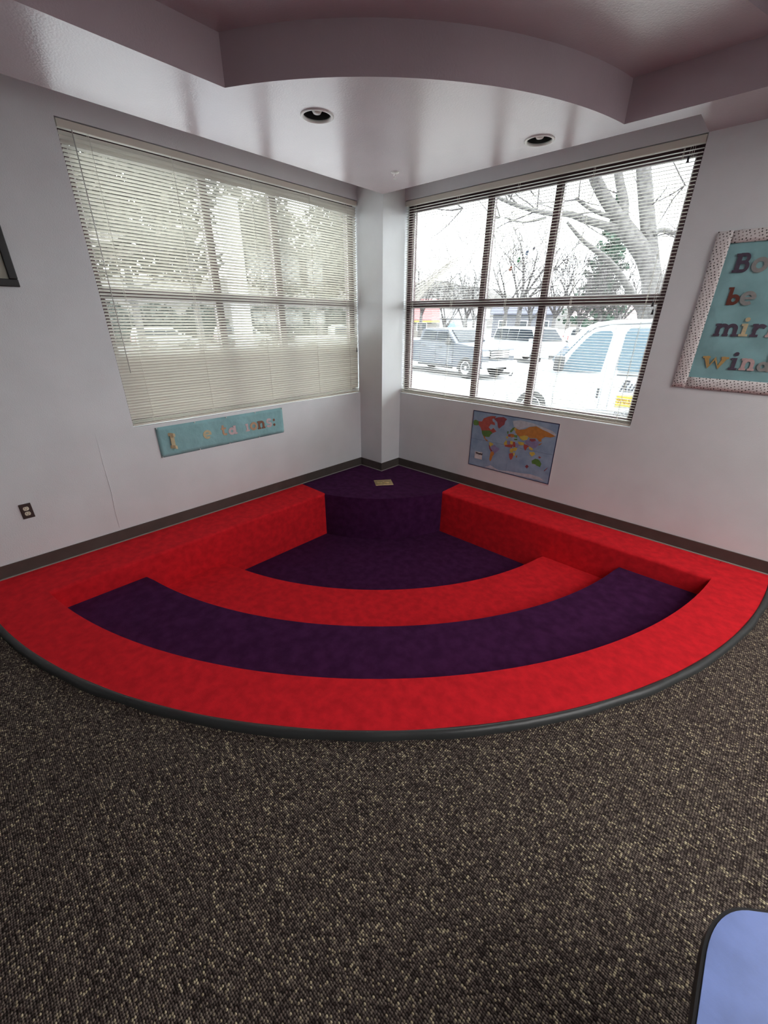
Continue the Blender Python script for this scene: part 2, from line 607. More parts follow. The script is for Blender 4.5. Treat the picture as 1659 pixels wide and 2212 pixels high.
def build_window(name, axis, a0, a1, mull, label):
    """axis 'y': left wall (plane x=0, outside -x); axis 'x': right wall (plane y=0, outside +y)"""
    w = struct(empty(name, (0, 0, 0)), label)

    def bar(nm, b0, b1, z0, z1, d0=FD0, d1=FD1, m=M_FRAME, par=w):
        if axis == 'y':
            return box(nm, -d1, -d0, b0, b1, z0, z1, m, par, bevel=0.003, seg=1)
        return box(nm, b0, b1, d0, d1, z0, z1, m, par, bevel=0.003, seg=1)

    fw, mw = 0.05, 0.05
    lo_, hi_ = min(a0, a1), max(a0, a1)
    bar('jamb', lo_, lo_ + fw, ZS, ZH)
    bar('jamb', hi_ - fw, hi_, ZS, ZH)
    bar('frame_head', lo_ + fw, hi_ - fw, ZH - 0.085, ZH)
    bar('frame_sill', lo_ + fw, hi_ - fw, ZS, ZS + 0.05)
    xs = [lo_ + fw] + sorted(mull) + [hi_ - fw]
    for mx_ in mull:
        bar('mullion', mx_ - mw / 2, mx_ + mw / 2, ZS + 0.05, ZT - 0.028)
        bar('mullion', mx_ - mw / 2, mx_ + mw / 2, ZT + 0.028, ZH - 0.085)
    bar('transom', lo_ + fw, hi_ - fw, ZT - 0.028, ZT + 0.028)
    for i in range(3):
        b0 = xs[i] + (mw / 2 if i else 0)
        b1 = xs[i + 1] - (mw / 2 if i < 2 else 0)
        for z0, z1 in ((ZS + 0.05, ZT - 0.028), (ZT + 0.028, ZH - 0.085)):
            pane = bar('pane', b0, b1, z0, z1, 0.118, 0.124, M_GLASS)
            # glazing stops
            for (c0, c1, e0, e1) in ((b0, b0 + 0.012, z0, z1), (b1 - 0.012, b1, z0, z1),
                                     (b0, b1, z0, z0 + 0.012), (b0, b1, z1 - 0.012, z1)):
                bar('glazing_stop', c0, c1, e0, e1, 0.098, 0.117, M_STOP, pane)
    return w


W1 = build_window('window_1', 'y', YL, -P, [-1.69 * S, -1.13 * S], 'left six-pane window with maroon frame')
W2 = build_window('window_2', 'x', Q, XR, [1.148 * S, 1.695 * S], 'right six-pane window with maroon frame')


# ------------------------------------------------------------------ blinds
def slat_mesh(name, length, axis):
    w, crown, th = 0.0255, 0.0024, 0.0007
    sec = []
    N = 4
    for i in range(N + 1):
        t = -0.5 + i / N
        sec.append((t * w, crown * (1 - 4 * t * t)))
    prof = sec + [(p[0], p[1] - th) for p in reversed(sec)]
    k = len(prof)
    vs, fs = [], []
    for e, end in enumerate((-length / 2, length / 2)):
        for (a, h) in prof:
            vs.append((end, a, h) if axis == 'x' else (a, end, h))
    for i in range(k):
        f = (i, (i + 1) % k, k + (i + 1) % k, k + i)
        fs.append(f)
    fs.append(tuple(range(k))[::-1])
    fs.append(tuple(range(k, 2 * k)))
    me = bpy.data.meshes.new(name)
    me.from_pydata(vs, [], fs)
    me.materials.append(M_SLAT)
    bm_ = bmesh.new()
    bm_.from_mesh(me)
    bmesh.ops.recalc_face_normals(bm_, faces=bm_.faces)
    bm_.to_mesh(me)
    bm_.free()
    return me


PITCH_SLAT = 0.0219
RAIL_H = 0.042


def build_blind(axis, a0, a1, tilt, cords, label):
    lo_, hi_ = min(a0, a1) + 0.006, max(a0, a1) - 0.006
    L, mid = hi_ - lo_, (lo_ + hi_) / 2
    dep = 0.022
    loc = (-dep, mid, ZS) if axis == 'y' else (mid, dep, ZS)
    root = empty('venetian_blind', loc)
    tag(root, label, 'blind', 'venetian blinds in the corner windows')
    H = ZH - ZS

    def bxx(nm, b0, b1, d0, d1, z0, z1, m, bev=0.002):
        """b along the window, d towards the room"""
        if axis == 'y':
            return box(nm, d0, d1, b0, b1, z0, z1, m, root, bevel=bev, seg=2)
        return box(nm, b0, b1, -d1, -d0, z0, z1, m, root, bevel=bev, seg=2)

    bxx('head_rail', -L / 2, L / 2, -0.018, 0.02, H - 0.006 - RAIL_H, H - 0.006, M_RAIL)
    bxx('bottom_rail', -L / 2, L / 2, -0.012, 0.012, 0.006, 0.022, M_RAIL, 0.003)
    me = slat_mesh('slat', L - 0.004, axis)
    z = H - RAIL_H - 0.03
    zs = []
    while z > 0.064:
        zs.append(z)
        z -= PITCH_SLAT
    for z in (0.052, 0.044, 0.037, 0.030):
        zs.append(z)
    for i, z in enumerate(zs):
        s = link(bpy.data.objects.new('slat', me), root)
        s.location = (0, 0, z)
        t = math.radians(tilt(z, i, len(zs)) + RND.uniform(-0.8, 0.8))
        sag = RND.uniform(-0.0006, 0.0006)
        s.rotation_euler = (sag, t, 0) if axis == 'y' else (t, sag, 0)
    for c in cords:
        b = -L / 2 + L * c
        for d in (0.0135, -0.0135):
            path = [((d, b, 0.02) if axis == 'y' else (b, -d, 0.02)), ((d, b, H - RAIL_H - 0.006) if axis == 'y' else (b, -d, H - RAIL_H - 0.006))]
            tube('ladder_cord', path, 0.0013, M_CORD, root, n=5)
    return root, L, H


def tilt_left(z, i, n):
    zz = z + ZS
    if i >= n - 4:
        return -24
    if i < 3:
        return -52
    z1, z2 = 1.44 * S, 1.21 * S
    if zz > z1:
        return -33 + (zz - z1) / (ZH - z1) * 9
    if zz > z2:
        return -33 - 36 * (z1 - zz) / (z1 - z2)
    return -69


BL, LL, HL = build_blind('y', YL, -P, tilt_left, (0.065, 0.27, 0.52, 0.76, 0.945),
                         'cream venetian blind with slats tilted half shut in the left window')
BR, LR, HR = build_blind('x', Q, XR, lambda z, i, n: 1.5, (0.045, 0.25, 0.49, 0.73, 0.955),
                         'cream venetian blind with slats lying open in the right window')
tube('tilt_wand', [(0.022, -LL / 2 + 0.075, HL - 0.05), (0.024, -LL / 2 + 0.073, HL - 0.5), (0.024, -LL / 2 + 0.072, 0.42)], 0.0032, M_WAND, BL, n=6)
tube('lift_cord', [(0.02, LL / 2 - 0.035, HL - 0.05), (0.022, LL / 2 - 0.033, 1.0), (0.022, LL / 2 - 0.034, 0.5)], 0.0011, M_CORD, BL, n=5)
tube('cord_tassel', [(0.022, LL / 2 - 0.034, 0.52), (0.022, LL / 2 - 0.034, 0.47)], [0.004, 0.007], M_TASSEL, BL, n=8)
tube('tilt_wand', [(-LR / 2 + 0.05, -0.022, HR - 0.05), (-LR / 2 + 0.052, -0.024, 0.3)], 0.0032, M_WAND, BR, n=6)
for dx, z0 in ((0.062, 0.96), (0.05, 0.905), (0.075, 1.83)):
    tube('lift_cord', [(LR / 2 - dx, -0.022, HR - 0.05), (LR / 2 - dx, -0.023, z0)], 0.0011, M_CORD, BR, n=5)
    tube('cord_tassel', [(LR / 2 - dx, -0.023, z0), (LR / 2 - dx, -0.023, z0 - 0.035)], [0.005, 0.010], M_TASSEL, BR, n=8)

# ------------------------------------------------------------------ sunken carpeted pit
PIT = tag(empty('sunken_seating_pit', (0, 0, 0)), 'quarter round sunken pit with red and purple carpeted steps', 'seating pit')
XB, YB = 0.382 * S, -0.328 * S
ZD = 0.142 * S
Z1, Z2, Z3 = -ZD, -2 * ZD, -3 * ZD
ZBOT = -0.62


def clip_arc(r, n=48):
    """arc of radius r between the two benches"""
    a0 = math.degrees(math.asin(XB / r))
    a1 = 90 - math.degrees(math.asin(-YB / r))
    return arc(r, a0, a1, n)


def on_r(r, tol=0.01):
    return lambda p, q: abs(math.hypot(*p) - r) < tol and abs(math.hypot(*q) - r) < tol


prism('rim', arc(R_OUT, 0, 90, 64) + arc(R_IN, 90, 0, 64), ZBOT, 0, M_RED, PIT, nose=on_r(R_IN), r=0.016)
bl = [(0, -1.140 * S)] + [(0, -R_IN)] + arc(R_IN, 0, math.degrees(math.asin(XB / R_IN)), 6)[1:] + [(XB, -1.140 * S)]
prism('bench', bl, ZBOT, 0, M_RED, PIT, nose=lambda p, q: abs(p[0] - XB) < 1e-4 and abs(q[0] - XB) < 1e-4, r=0.024)
a1 = 90 - math.degrees(math.asin(-YB / R_IN))
br = [(1.162 * S, 0), (1.162 * S, YB)] + arc(R_IN, a1, 90, 6)
prism('bench', br, ZBOT, 0, M_RED, PIT, nose=lambda p, q: abs(p[1] - YB) < 1e-4 and abs(q[1] - YB) < 1e-4, r=0.024)
prism('upper_step', clip_arc(R_IN + 0.0) + clip_arc(R_S1)[::-1], ZBOT, Z1, M_PURPLE, PIT, nose=on_r(R_S1), r=0.016)
prism('lower_step', clip_arc(R_S1) + clip_arc(R_S2)[::-1], ZBOT, Z2, M_RED, PIT, nose=on_r(R_S2), r=0.016)
prism('pit_floor', clip_arc(R_S2) + clip_arc(R_ST)[::-1], ZBOT, Z3, M_PURPLE, PIT)
st = [(0, -1.140 * S), (XB, -1.140 * S)] + clip_arc(R_ST, 32) + [(1.162 * S, YB), (1.162 * S, 0), (Q, 0), (Q, -P), (0, -P)]
st = [p for i, p in enumerate(st) if i == 0 or (Vector(p) - Vector(st[i - 1])).length > 0.004]
prism('corner_stage', st, ZBOT, 0, M_PURPLE, PIT, nose=on_r(R_ST), r=0.022)
# rubber nosing round the outside
bm = bmesh.new()
prof = [(-0.004, FLOOR_Z), (-0.004, 0.002), (0.006, 0.0065), (0.018, 0.004), (0.028, -0.006), (0.032, FLOOR_Z)]
rings = []
for i in range(181):
    a = math.radians(90.0 * i / 180)
    wob = 0.0035 * math.sin(a * 61) * math.sin(a * 9 + 1) + 0.002 * math.sin(a * 23)
    rings.append([bm.verts.new(((R_OUT + dr + wob * (dr > 0)) * math.sin(a), -(R_OUT + dr + wob * (dr > 0)) * math.cos(a), h + wob * 0.4 * (h > FLOOR_Z)))
                  for dr, h in prof])
for i in range(180):
    for k in range(len(prof) - 1):
        bm.faces.new((rings[i][k], rings[i + 1][k], rings[i + 1][k + 1], rings[i][k + 1]))
from_bm('rubber_edging', bm, M_RUBBER, PIT, smooth=True)

# brass floor outlet on the stage
fo = tag(empty('floor_outlet', (0.5875 * S, -0.545 * S, 0.0), math.radians(52.4)), 'square brass floor outlet cover on the purple corner stage', 'outlet')
box('plate', -0.105, 0.105, -0.085, 0.085, 0, 0.008, M_BRASS, fo, bevel=0.003)
for dx in (-0.042, 0.042):
    lathe('screw_cap', [(0.0, 0.014), (0.030, 0.014), (0.034, 0.011), (0.034, 0.007)], M_BRASS, fo, n=24, loc=(dx, 0, 0))

# ------------------------------------------------------------------ wall outlet
wo = tag(empty('wall_outlet', (0, -3.2215 * S, 0.398 * S)), 'brown duplex power outlet low on the left wall', 'outlet')
box('plate', 0, 0.006, -0.035, 0.035, -0.057, 0.057, M_BROWNPLATE, wo, bevel=0.003)
for dz in (-0.0195, 0.0195):
    rp = []
    for k in range(28):
        a = 2 * math.pi * k / 28
        rp.append((0.005, 0.0172 * math.cos(a), dz + max(-0.0135, min(0.0135, 0.0172 * math.sin(a)))))
    rc = flat_poly('receptacle', rp, 0.004, (1, 0, 0), M_IVORY, wo)
    for dy in (-0.0065, 0.0065):
        box('slot', 0.0085, 0.0095, dy - 0.0013, dy + 0.0013, dz + 0.0005, dz + 0.0085, M_BLACK, rc)
    box('slot', 0.0085, 0.0095, -0.0025, 0.0025, dz - 0.009, dz - 0.0045, M_BLACK, rc)
lathe('screw', [(0, 0.0075), (0.003, 0.007), (0.003, 0.005)], M_CHROME, wo, n=10, axis='y').rotation_euler = (0, 0, -math.pi / 2)

# ------------------------------------------------------------------ recessed lights, sprinkler
for i, (lx, ly) in enumerate(LIGHTS):
    rl = tag(empty('recessed_light', (lx, ly, ZH)),
             ['unlit recessed ceiling light above the left window', 'unlit recessed ceiling light above the right window'][i],
             'ceiling light', 'recessed ceiling lights')
    lathe('trim_ring', [(0.101, 0.0), (0.101, -0.004), (0.096, -0.007), (0.086, -0.006), (0.0825, 0.0), (0.0825, 0.008), (0.084, 0.008)],
          M_WHITE, rl, n=40)
    lathe('can', [(0.084, 0.001), (0.083, 0.03), (0.078, 0.16), (0.0, 0.165)], M_CAN, rl, n=32)
    lathe('bulb', [(0.0, 0.004), (0.022, 0.010), (0.036, 0.030), (0.035, 0.052), (0.018, 0.100), (0.015, 0.162)], M_WHITE, rl, n=20)
sp = tag(empty('fire_sprinkler', (0.761 * S, -0.639 * S, ZH)), 'small white fire sprinkler on the ceiling near the pier', 'sprinkler')
lathe('escutcheon', [(0.0, -0.010), (0.012, -0.010), (0.034, -0.004), (0.036, 0.0)], M_WHITE, sp, n=24)
bm = bmesh.new()
tube_to(bm, [(0.009, 0, -0.008), (0.011, 0, -0.022), (0.004, 0, -0.042)], 0.0022, 6)
tube_to(bm, [(-0.009, 0, -0.008), (-0.011, 0, -0.022), (-0.004, 0, -0.042)], 0.0022, 6)
from_bm('yoke', bm, M_CHROME, sp)
lathe('deflector', [(0.0, -0.047), (0.013, -0.046), (0.013, -0.043), (0.0, -0.043)], M_CHROME, sp, n=16)


# ------------------------------------------------------------------ letters
def ribbon_to(bm, path, t, conv, thick):
    """flat stroke of width t along path, extruded by thick; conv maps (x, y, depth) to 3D"""
    n = len(path)
    L_, R_ = [], []
    for i, p in enumerate(path):
        a = Vector(path[max(i - 1, 0)])
        b = Vector(path[min(i + 1, n - 1)])
        d = (b - a).normalized()
        nn = Vector((-d.y, d.x)) * (t / 2)
        L_.append(Vector(p) + nn)
        R_.append(Vector(p) - nn)
    vv = []
    for i in range(n):
        vv.append([bm.verts.new(conv(*L_[i], 0)), bm.verts.new(conv(*R_[i], 0)),
                   bm.verts.new(conv(*R_[i], thick)), bm.verts.new(conv(*L_[i], thick))])
    for i in range(n - 1):
        for k in range(4):
            bm.faces.new((vv[i][k], vv[i][(k + 1) % 4], vv[i + 1][(k + 1) % 4], vv[i + 1][k]))
    bm.faces.new(vv[0])
    bm.faces.new(vv[-1][::-1])


def circ(cx, cy, rx, ry, a0, a1, n=18):
    return [(cx + rx * math.cos(math.radians(a0 + (a1 - a0) * i / n)), cy + ry * math.sin(math.radians(a0 + (a1 - a0) * i / n)))
            for i in range(n + 1)]


T = 0.27
GLY = {   # strokes (path, width) on an x-height of 1
    'e': ([(circ(0.5, 0.5, 0.36, 0.37, 0, 310, 24), T), ([(0.2, 0.5), (0.95, 0.5)], 0.17)], 1.0),
    'a': ([(circ(0.42, 0.42, 0.28, 0.29, 0, 360, 24), T), ([(0.80, 0.98), (0.80, 0.05)], T), ([(0.62, 0.9), (0.95, 0.9)], 0.18), ([(0.70, 0.09), (1.06, 0.09)], 0.18)], 1.0),
    'o': ([(circ(0.5, 0.5, 0.36, 0.37, 0, 360, 28), T)], 1.0),
    'c': ([(circ(0.5, 0.5, 0.36, 0.37, 40, 320, 24), T)], 1.0),
    'n': ([([(0.24, 0.0), (0.24, 1.0)], T), ([(0.24, 0.62)] + circ(0.55, 0.58, 0.28, 0.28, 130, 0, 12) + [(0.83, 0.0)], T),
           ([(0.02, 0.09), (0.48, 0.09)], 0.18), ([(0.60, 0.09), (1.06, 0.09)], 0.18), ([(0.02, 0.9), (0.30, 0.9)], 0.18)], 1.08),
    'm': ([([(0.24, 0.0), (0.24, 1.0)], T), ([(0.24, 0.62)] + circ(0.55, 0.58, 0.26, 0.28, 130, 0, 12) + [(0.81, 0.0)], T),
           ([(0.81, 0.62)] + circ(1.12, 0.58, 0.26, 0.28, 130, 0, 12) + [(1.38, 0.0)], T),
           ([(0.02, 0.09), (0.44, 0.09)], 0.18), ([(0.62, 0.09), (1.0, 0.09)], 0.18), ([(1.18, 0.09), (1.62, 0.09)], 0.18), ([(0.02, 0.9), (0.30, 0.9)], 0.18)], 1.64),
    'i': ([([(0.32, 0.0), (0.32, 1.0)], T), ([(0.04, 0.09), (0.62, 0.09)], 0.18), ([(0.06, 0.9), (0.36, 0.9)], 0.18),
           (circ(0.32, 1.32, 0.085, 0.085, 0, 360, 14), 0.17)], 0.66),
    'j': ([([(0.32, 0.0), (0.32, 1.0)], T), ([(0.04, 0.09), (0.62, 0.09)], 0.18), ([(0.06, 0.9), (0.36, 0.9)], 0.18)], 0.66),
    'r': ([([(0.26, 0.0), (0.26, 1.0)], T), ([(0.26, 0.5)] + circ(0.62, 0.55, 0.30, 0.30, 160, 60, 8) + [(0.92, 0.72)], T),
           ([(0.02, 0.09), (0.58, 0.09)], 0.18), ([(0.02, 0.9), (0.30, 0.9)], 0.18)], 0.98),
    's': ([(circ(0.46, 0.70, 0.24, 0.19, 20, 240, 14)[:-1] + circ(0.44, 0.29, 0.26, 0.19, 75, -170, 16), 0.25)], 0.85),
    't': ([([(0.34, 1.3), (0.34, 0.35)] + circ(0.58, 0.33, 0.24, 0.22, 180, 320, 10), T), ([(0.05, 0.88), (0.75, 0.88)], 0.2)], 0.85),
    'b': ([([(0.26, 0.0), (0.26, 1.5)], T), (circ(0.58, 0.45, 0.29, 0.32, -180, 180, 26), T), ([(0.02, 1.41), (0.30, 1.41)], 0.18)], 1.02),
    'd': ([([(0.82, 0.05), (0.82, 1.5)], T), (circ(0.46, 0.45, 0.29, 0.32, 0, 360, 26), T), ([(0.58, 1.41), (0.85, 1.41)], 0.18), ([(0.8, 0.09), (1.08, 0.09)], 0.18)], 1.08),
    'B': ([([(0.30, 0.0), (0.30, 1.5)], 0.34), ([(0.30, 1.40)] + circ(0.70, 1.10, 0.24, 0.29, 90, -90, 12) + [(0.30, 0.80)], 0.26),
           ([(0.30, 0.80)] + circ(0.74, 0.45, 0.28, 0.34, 90, -90, 12) + [(0.30, 0.12)], 0.26),
           ([(0.0, 0.10), (0.5, 0.10)], 0.2), ([(0.0, 1.40), (0.5, 1.40)], 0.2)], 1.2),
    'w': ([([(0.14, 1.0), (0.44, 0.12), (0.74, 0.85), (1.04, 0.12), (1.36, 1.0)], 0.30), ([(-0.06, 0.92), (0.40, 0.92)], 0.17), ([(1.10, 0.92), (1.56, 0.92)], 0.17)], 1.5),
    ':': ([(circ(0.2, 0.82, 0.08, 0.08, 0, 360, 14), 0.17), (circ(0.2, 0.20, 0.08, 0.08, 0, 360, 14), 0.17)], 0.4),
}
INK = {'plum': (0.075, 0.055, 0.085), 'rust': (0.14, 0.035, 0.022), 'grey': (0.27, 0.27, 0.26), 'cream': (0.55, 0.46, 0.28),
       'mustard': (0.46, 0.30, 0.11), 'pink': (0.52, 0.37, 0.36), 'tan': (0.50, 0.31, 0.19), 'brown': (0.21, 0.085, 0.045),
       'blush': (0.60, 0.45, 0.46)}
INKM = {k: mat('letter_card_' + k, v, 0.7, noise=0.08, nscale=60) for k, v in INK.items()}


def letter(ch, centre, h, ink, wall, parent, off=0.004, wscale=1.0, rot=0.0):
    """ch centred on centre=(along, z); h = x-height"""
    strokes, w = GLY[ch]
    c_, s_ = math.cos(rot), math.sin(rot)
    k = h

    def conv(x, y, d):
        x_, y_ = (x - w / 2) * k * wscale, (y - 0.5) * k
        a, z = centre[0] + c_ * x_ - s_ * y_, centre[1] + s_ * x_ + c_ * y_
        if wall == 'left':          # seen from the room, +along runs towards the corner (+y)
            return (off + d * 1.0, a, z)
        return (a, -(off + d), z)

    bm = bmesh.new()
    for k_, (path, t) in enumerate(strokes):
        ribbon_to(bm, path, t, conv, 0.0025 + 0.0004 * k_)
    return from_bm('letter', bm, INKM[ink], parent)


# ribbon widths are in glyph units: scale inside conv, so depth is metres


def paper_sheet(name, wall, a0, a1, z0, z1, off, m, parent=None, nx=24, nz=8, amp=0.003, seed=1, th=0.0012):
    r_ = random.Random(seed)
    ph = [r_.uniform(0, 6.28) for _ in range(6)]
    bm = bmesh.new()
    g = {}
    for side in (0, 1):
        for i in range(nx + 1):
            for j in range(nz + 1):
                x, z = a0 + (a1 - a0) * i / nx, z0 + (z1 - z0) * j / nz
                e = 1 - 0.8 * (abs(j / nz - 0.5) * 2) ** 4
                d = off + th * side + amp * e * (0.5 + 0.28 * math.sin(x * 23 + z * 9 + ph[0]) + 0.22 * math.sin(x * 41 - z * 31 + ph[1]))
                g[side, i, j] = bm.verts.new((d, x, z) if wall == 'left' else (x, -d, z))
    for side in (0, 1):
        for i in range(nx):
            for j in range(nz):
                bm.faces.new((g[side, i, j], g[side, i + 1, j], g[side, i + 1, j + 1], g[side, i, j + 1]))
    edge = [(i, 0) for i in range(nx)] + [(nx, j) for j in range(nz)] + [(nx - i, nz) for i in range(nx)] + [(0, nz - j) for j in range(nz)]
    for k in range(len(edge)):
        p, q = edge[k], edge[(k + 1) % len(edge)]
        bm.faces.new((g[0, p[0], p[1]], g[0, q[0], q[1]], g[1, q[0], q[1]], g[1, p[0], p[1]]))
    return from_bm(name, bm, m, parent, smooth=True)


# banner below the left window
BN = tag(empty('paper_banner', (0, -2.13, 0.64)), 'teal paper banner with missing letters pinned below the left window', 'banner')
BNO = Vector((0, -2.13, 0.64))


def rebase(o, base):
    """keep a mesh built in world coordinates in place under an Empty at base"""
    o.location = -Vector(base)
    return o


rebase(paper_sheet('paper', 'left', -2.766, -1.494, 0.643, 0.908, 0.0015, M_TEAL, BN, nx=40, nz=8, amp=0.004, seed=3), BNO)
for ch, c, h, ink in (('e', (-2.331, 0.773), 0.082, 'cream'), ('t', (-2.167, 0.772), 0.075, 'tan'), ('a', (-2.080, 0.769), 0.085, 'blush'),
                      ('j', (-1.919, 0.768), 0.075, 'blush'), ('o', (-1.848, 0.770), 0.082, 'tan'), ('n', (-1.760, 0.770), 0.082, 'brown'),
                      ('s', (-1.671, 0.775), 0.090, 'blush'), (':', (-1.607, 0.770), 0.080, 'brown')):
    rebase(letter(ch, c, h, ink, 'left', BN, off=0.0055), BNO)
# curled-over letter at the left end
bm = bmesh.new()
for (zc, wv) in ((0.832, 0.028), (0.722, 0.03)):
    pth = [(0.008, -2.675, zc), (0.016, -2.66, zc + 0.003), (0.026, -2.640, zc - 0.002), (0.022, -2.622, zc - 0.01)]
    rows = [[bm.verts.new((p[0] + e * 0.0, p[1], p[2] + e * wv / 2)) for e in (-1, 1)] for p in pth]
    rows2 = [[bm.verts.new((p[0] - 0.002, p[1], p[2] + e * wv / 2)) for e in (-1, 1)] for p in pth]
    for i in range(3):
        bm.faces.new((rows[i][0], rows[i][1], rows[i + 1][1], rows[i + 1][0]))
        bm.faces.new((rows2[i][0], rows2[i][1], rows2[i + 1][1], rows2[i + 1][0]))
        bm.faces.new((rows[i][1], rows[i + 1][1], rows2[i + 1][1], rows2[i][1]))
        bm.faces.new((rows[i][0], rows[i + 1][0], rows2[i + 1][0], rows2[i][0]))
box_to(bm, 0.008, 0.016, -2.665, -2.632, 0.722, 0.832)
rebase(from_bm('curled_letter', bm, INKM['cream'], BN), BNO)
for (y, z) in ((-2.758, 0.901), (-2.429, 0.902), (-2.127, 0.900), (-1.816, 0.901), (-1.501, 0.899), (-2.760, 0.650), (-2.424, 0.651), (-2.128, 0.650), (-1.804, 0.651), (-1.502, 0.649)):
    o = lathe('push_pin', [(0.0, 0.014), (0.004, 0.013), (0.005, 0.006), (0.005, 0.002)], M_WHITE, BN, n=10)
    o.rotation_euler = (0, math.pi / 2, 0)
    o.location = Vector((0.0015, y, z)) - BNO

# bulletin display at the right
DB = Vector((3.60, 0, 1.302))
BD = tag(empty('bulletin_display', DB), 'teal bulletin display with polka dot border right of the right window', 'display')
rebase(paper_sheet('backing_paper', 'right', 3.2, 4.55, 1.33, 2.28, 0.002, M_TEAL, BD, nx=44, nz=30, amp=0.006, seed=9), DB)
rebase(paper_sheet('border_strip', 'right', 3.170, 3.256, 1.303, 2.31, 0.0105, M_DOTS, BD, nx=3, nz=24, amp=0.010, seed=4), DB)
rebase(paper_sheet('border_strip', 'right', 3.256, 4.56, 2.236, 2.308, 0.0105, M_DOTS, BD, nx=26, nz=3, amp=0.010, seed=5), DB)
rebase(paper_sheet('border_strip', 'right', 3.256, 4.56, 1.303, 1.382, 0.0105, M_DOTS, BD, nx=26, nz=3, amp=0.010, seed=6), DB)
rebase(paper_sheet('border_strip', 'right', 4.50, 4.58, 1.303, 2.31, 0.0105, M_DOTS, BD, nx=3, nz=24, amp=0.010, seed=8), DB)
for ch, c, h, ink, ws in (('B', (3.357, 2.099), 0.074, 'plum', 1.0), ('o', (3.452, 2.100), 0.088, 'grey', 1.0),
                          ('b', (3.368, 1.902), 0.073, 'rust', 1.05), ('e', (3.449, 1.906), 0.086, 'grey', 1.0),
                          ('m', (3.392, 1.709), 0.082, 'plum', 1.05), ('i', (3.490, 1.710), 0.080, 'cream', 1.05), ('r', (3.563, 1.709), 0.082, 'plum', 0.95),
                          ('r', (3.645, 1.709), 0.082, 'pink', 0.95),
                          ('w', (3.384, 1.491), 0.082, 'mustard', 1.15), ('i', (3.497, 1.489), 0.080, 'plum', 1.05), ('n', (3.575, 1.491), 0.080, 'pink', 1.0),
                          ('d', (3.662, 1.486), 0.070, 'grey', 1.0)):
    rebase(letter(ch, c, h, ink, 'right', BD, off=0.0085, wscale=ws), DB)

def text_mesh(o, parent, loc, xs=1.0):
    """turn a font object into a plain mesh part standing upright, facing -y"""
    COL.objects.link(o)
    dg = bpy.context.evaluated_depsgraph_get()
    me = bpy.data.meshes.new_from_object(o.evaluated_get(dg))
    nm = o.name.split('.')[0]
    bpy.data.objects.remove(o)
    r = link(bpy.data.objects.new(nm, me), parent)
    r.rotation_euler = (math.pi / 2, 0, 0)
    r.location = loc
    r.scale = (xs, 1, 1)
    return r


def text(name, body, size, loc, m, parent, shear=0.0, offset=0.0, xs=1.0):
    c = bpy.data.curves.new(name, 'FONT')
    c.body = body
    c.size = size
    c.shear = shear
    c.offset = offset
    c.extrude = 0.001
    c.materials.append(m)
    o = bpy.data.objects.new(name, c)
    return text_mesh(o, parent, loc, xs)


# world map below the right window
MO = Vector((1.633 * S, 0, 0.222 * S))
MP = tag(empty('world_map', MO), 'coloured paper world map taped below the right window', 'map')
MX0, MW, MZ0, MH = 1.228 * S, 0.81 * S, 0.222 * S, 0.53 * S


def map_pts(pts):
    return [(MX0 + u * MW - MO.x, -0.0062, MZ0 + v * MH - MO.z) for u, v in pts]


rebase(box('paper', MX0 - 0.006, MX0 + MW + 0.006, -0.0035, -0.0005, MZ0 - 0.006, MZ0 + MH + 0.006, M_PAPER, MP), MO)
rebase(box('map_border', MX0, MX0 + MW, -0.0045, -0.0032, MZ0, MZ0 + MH, M_NAVY, MP), MO)
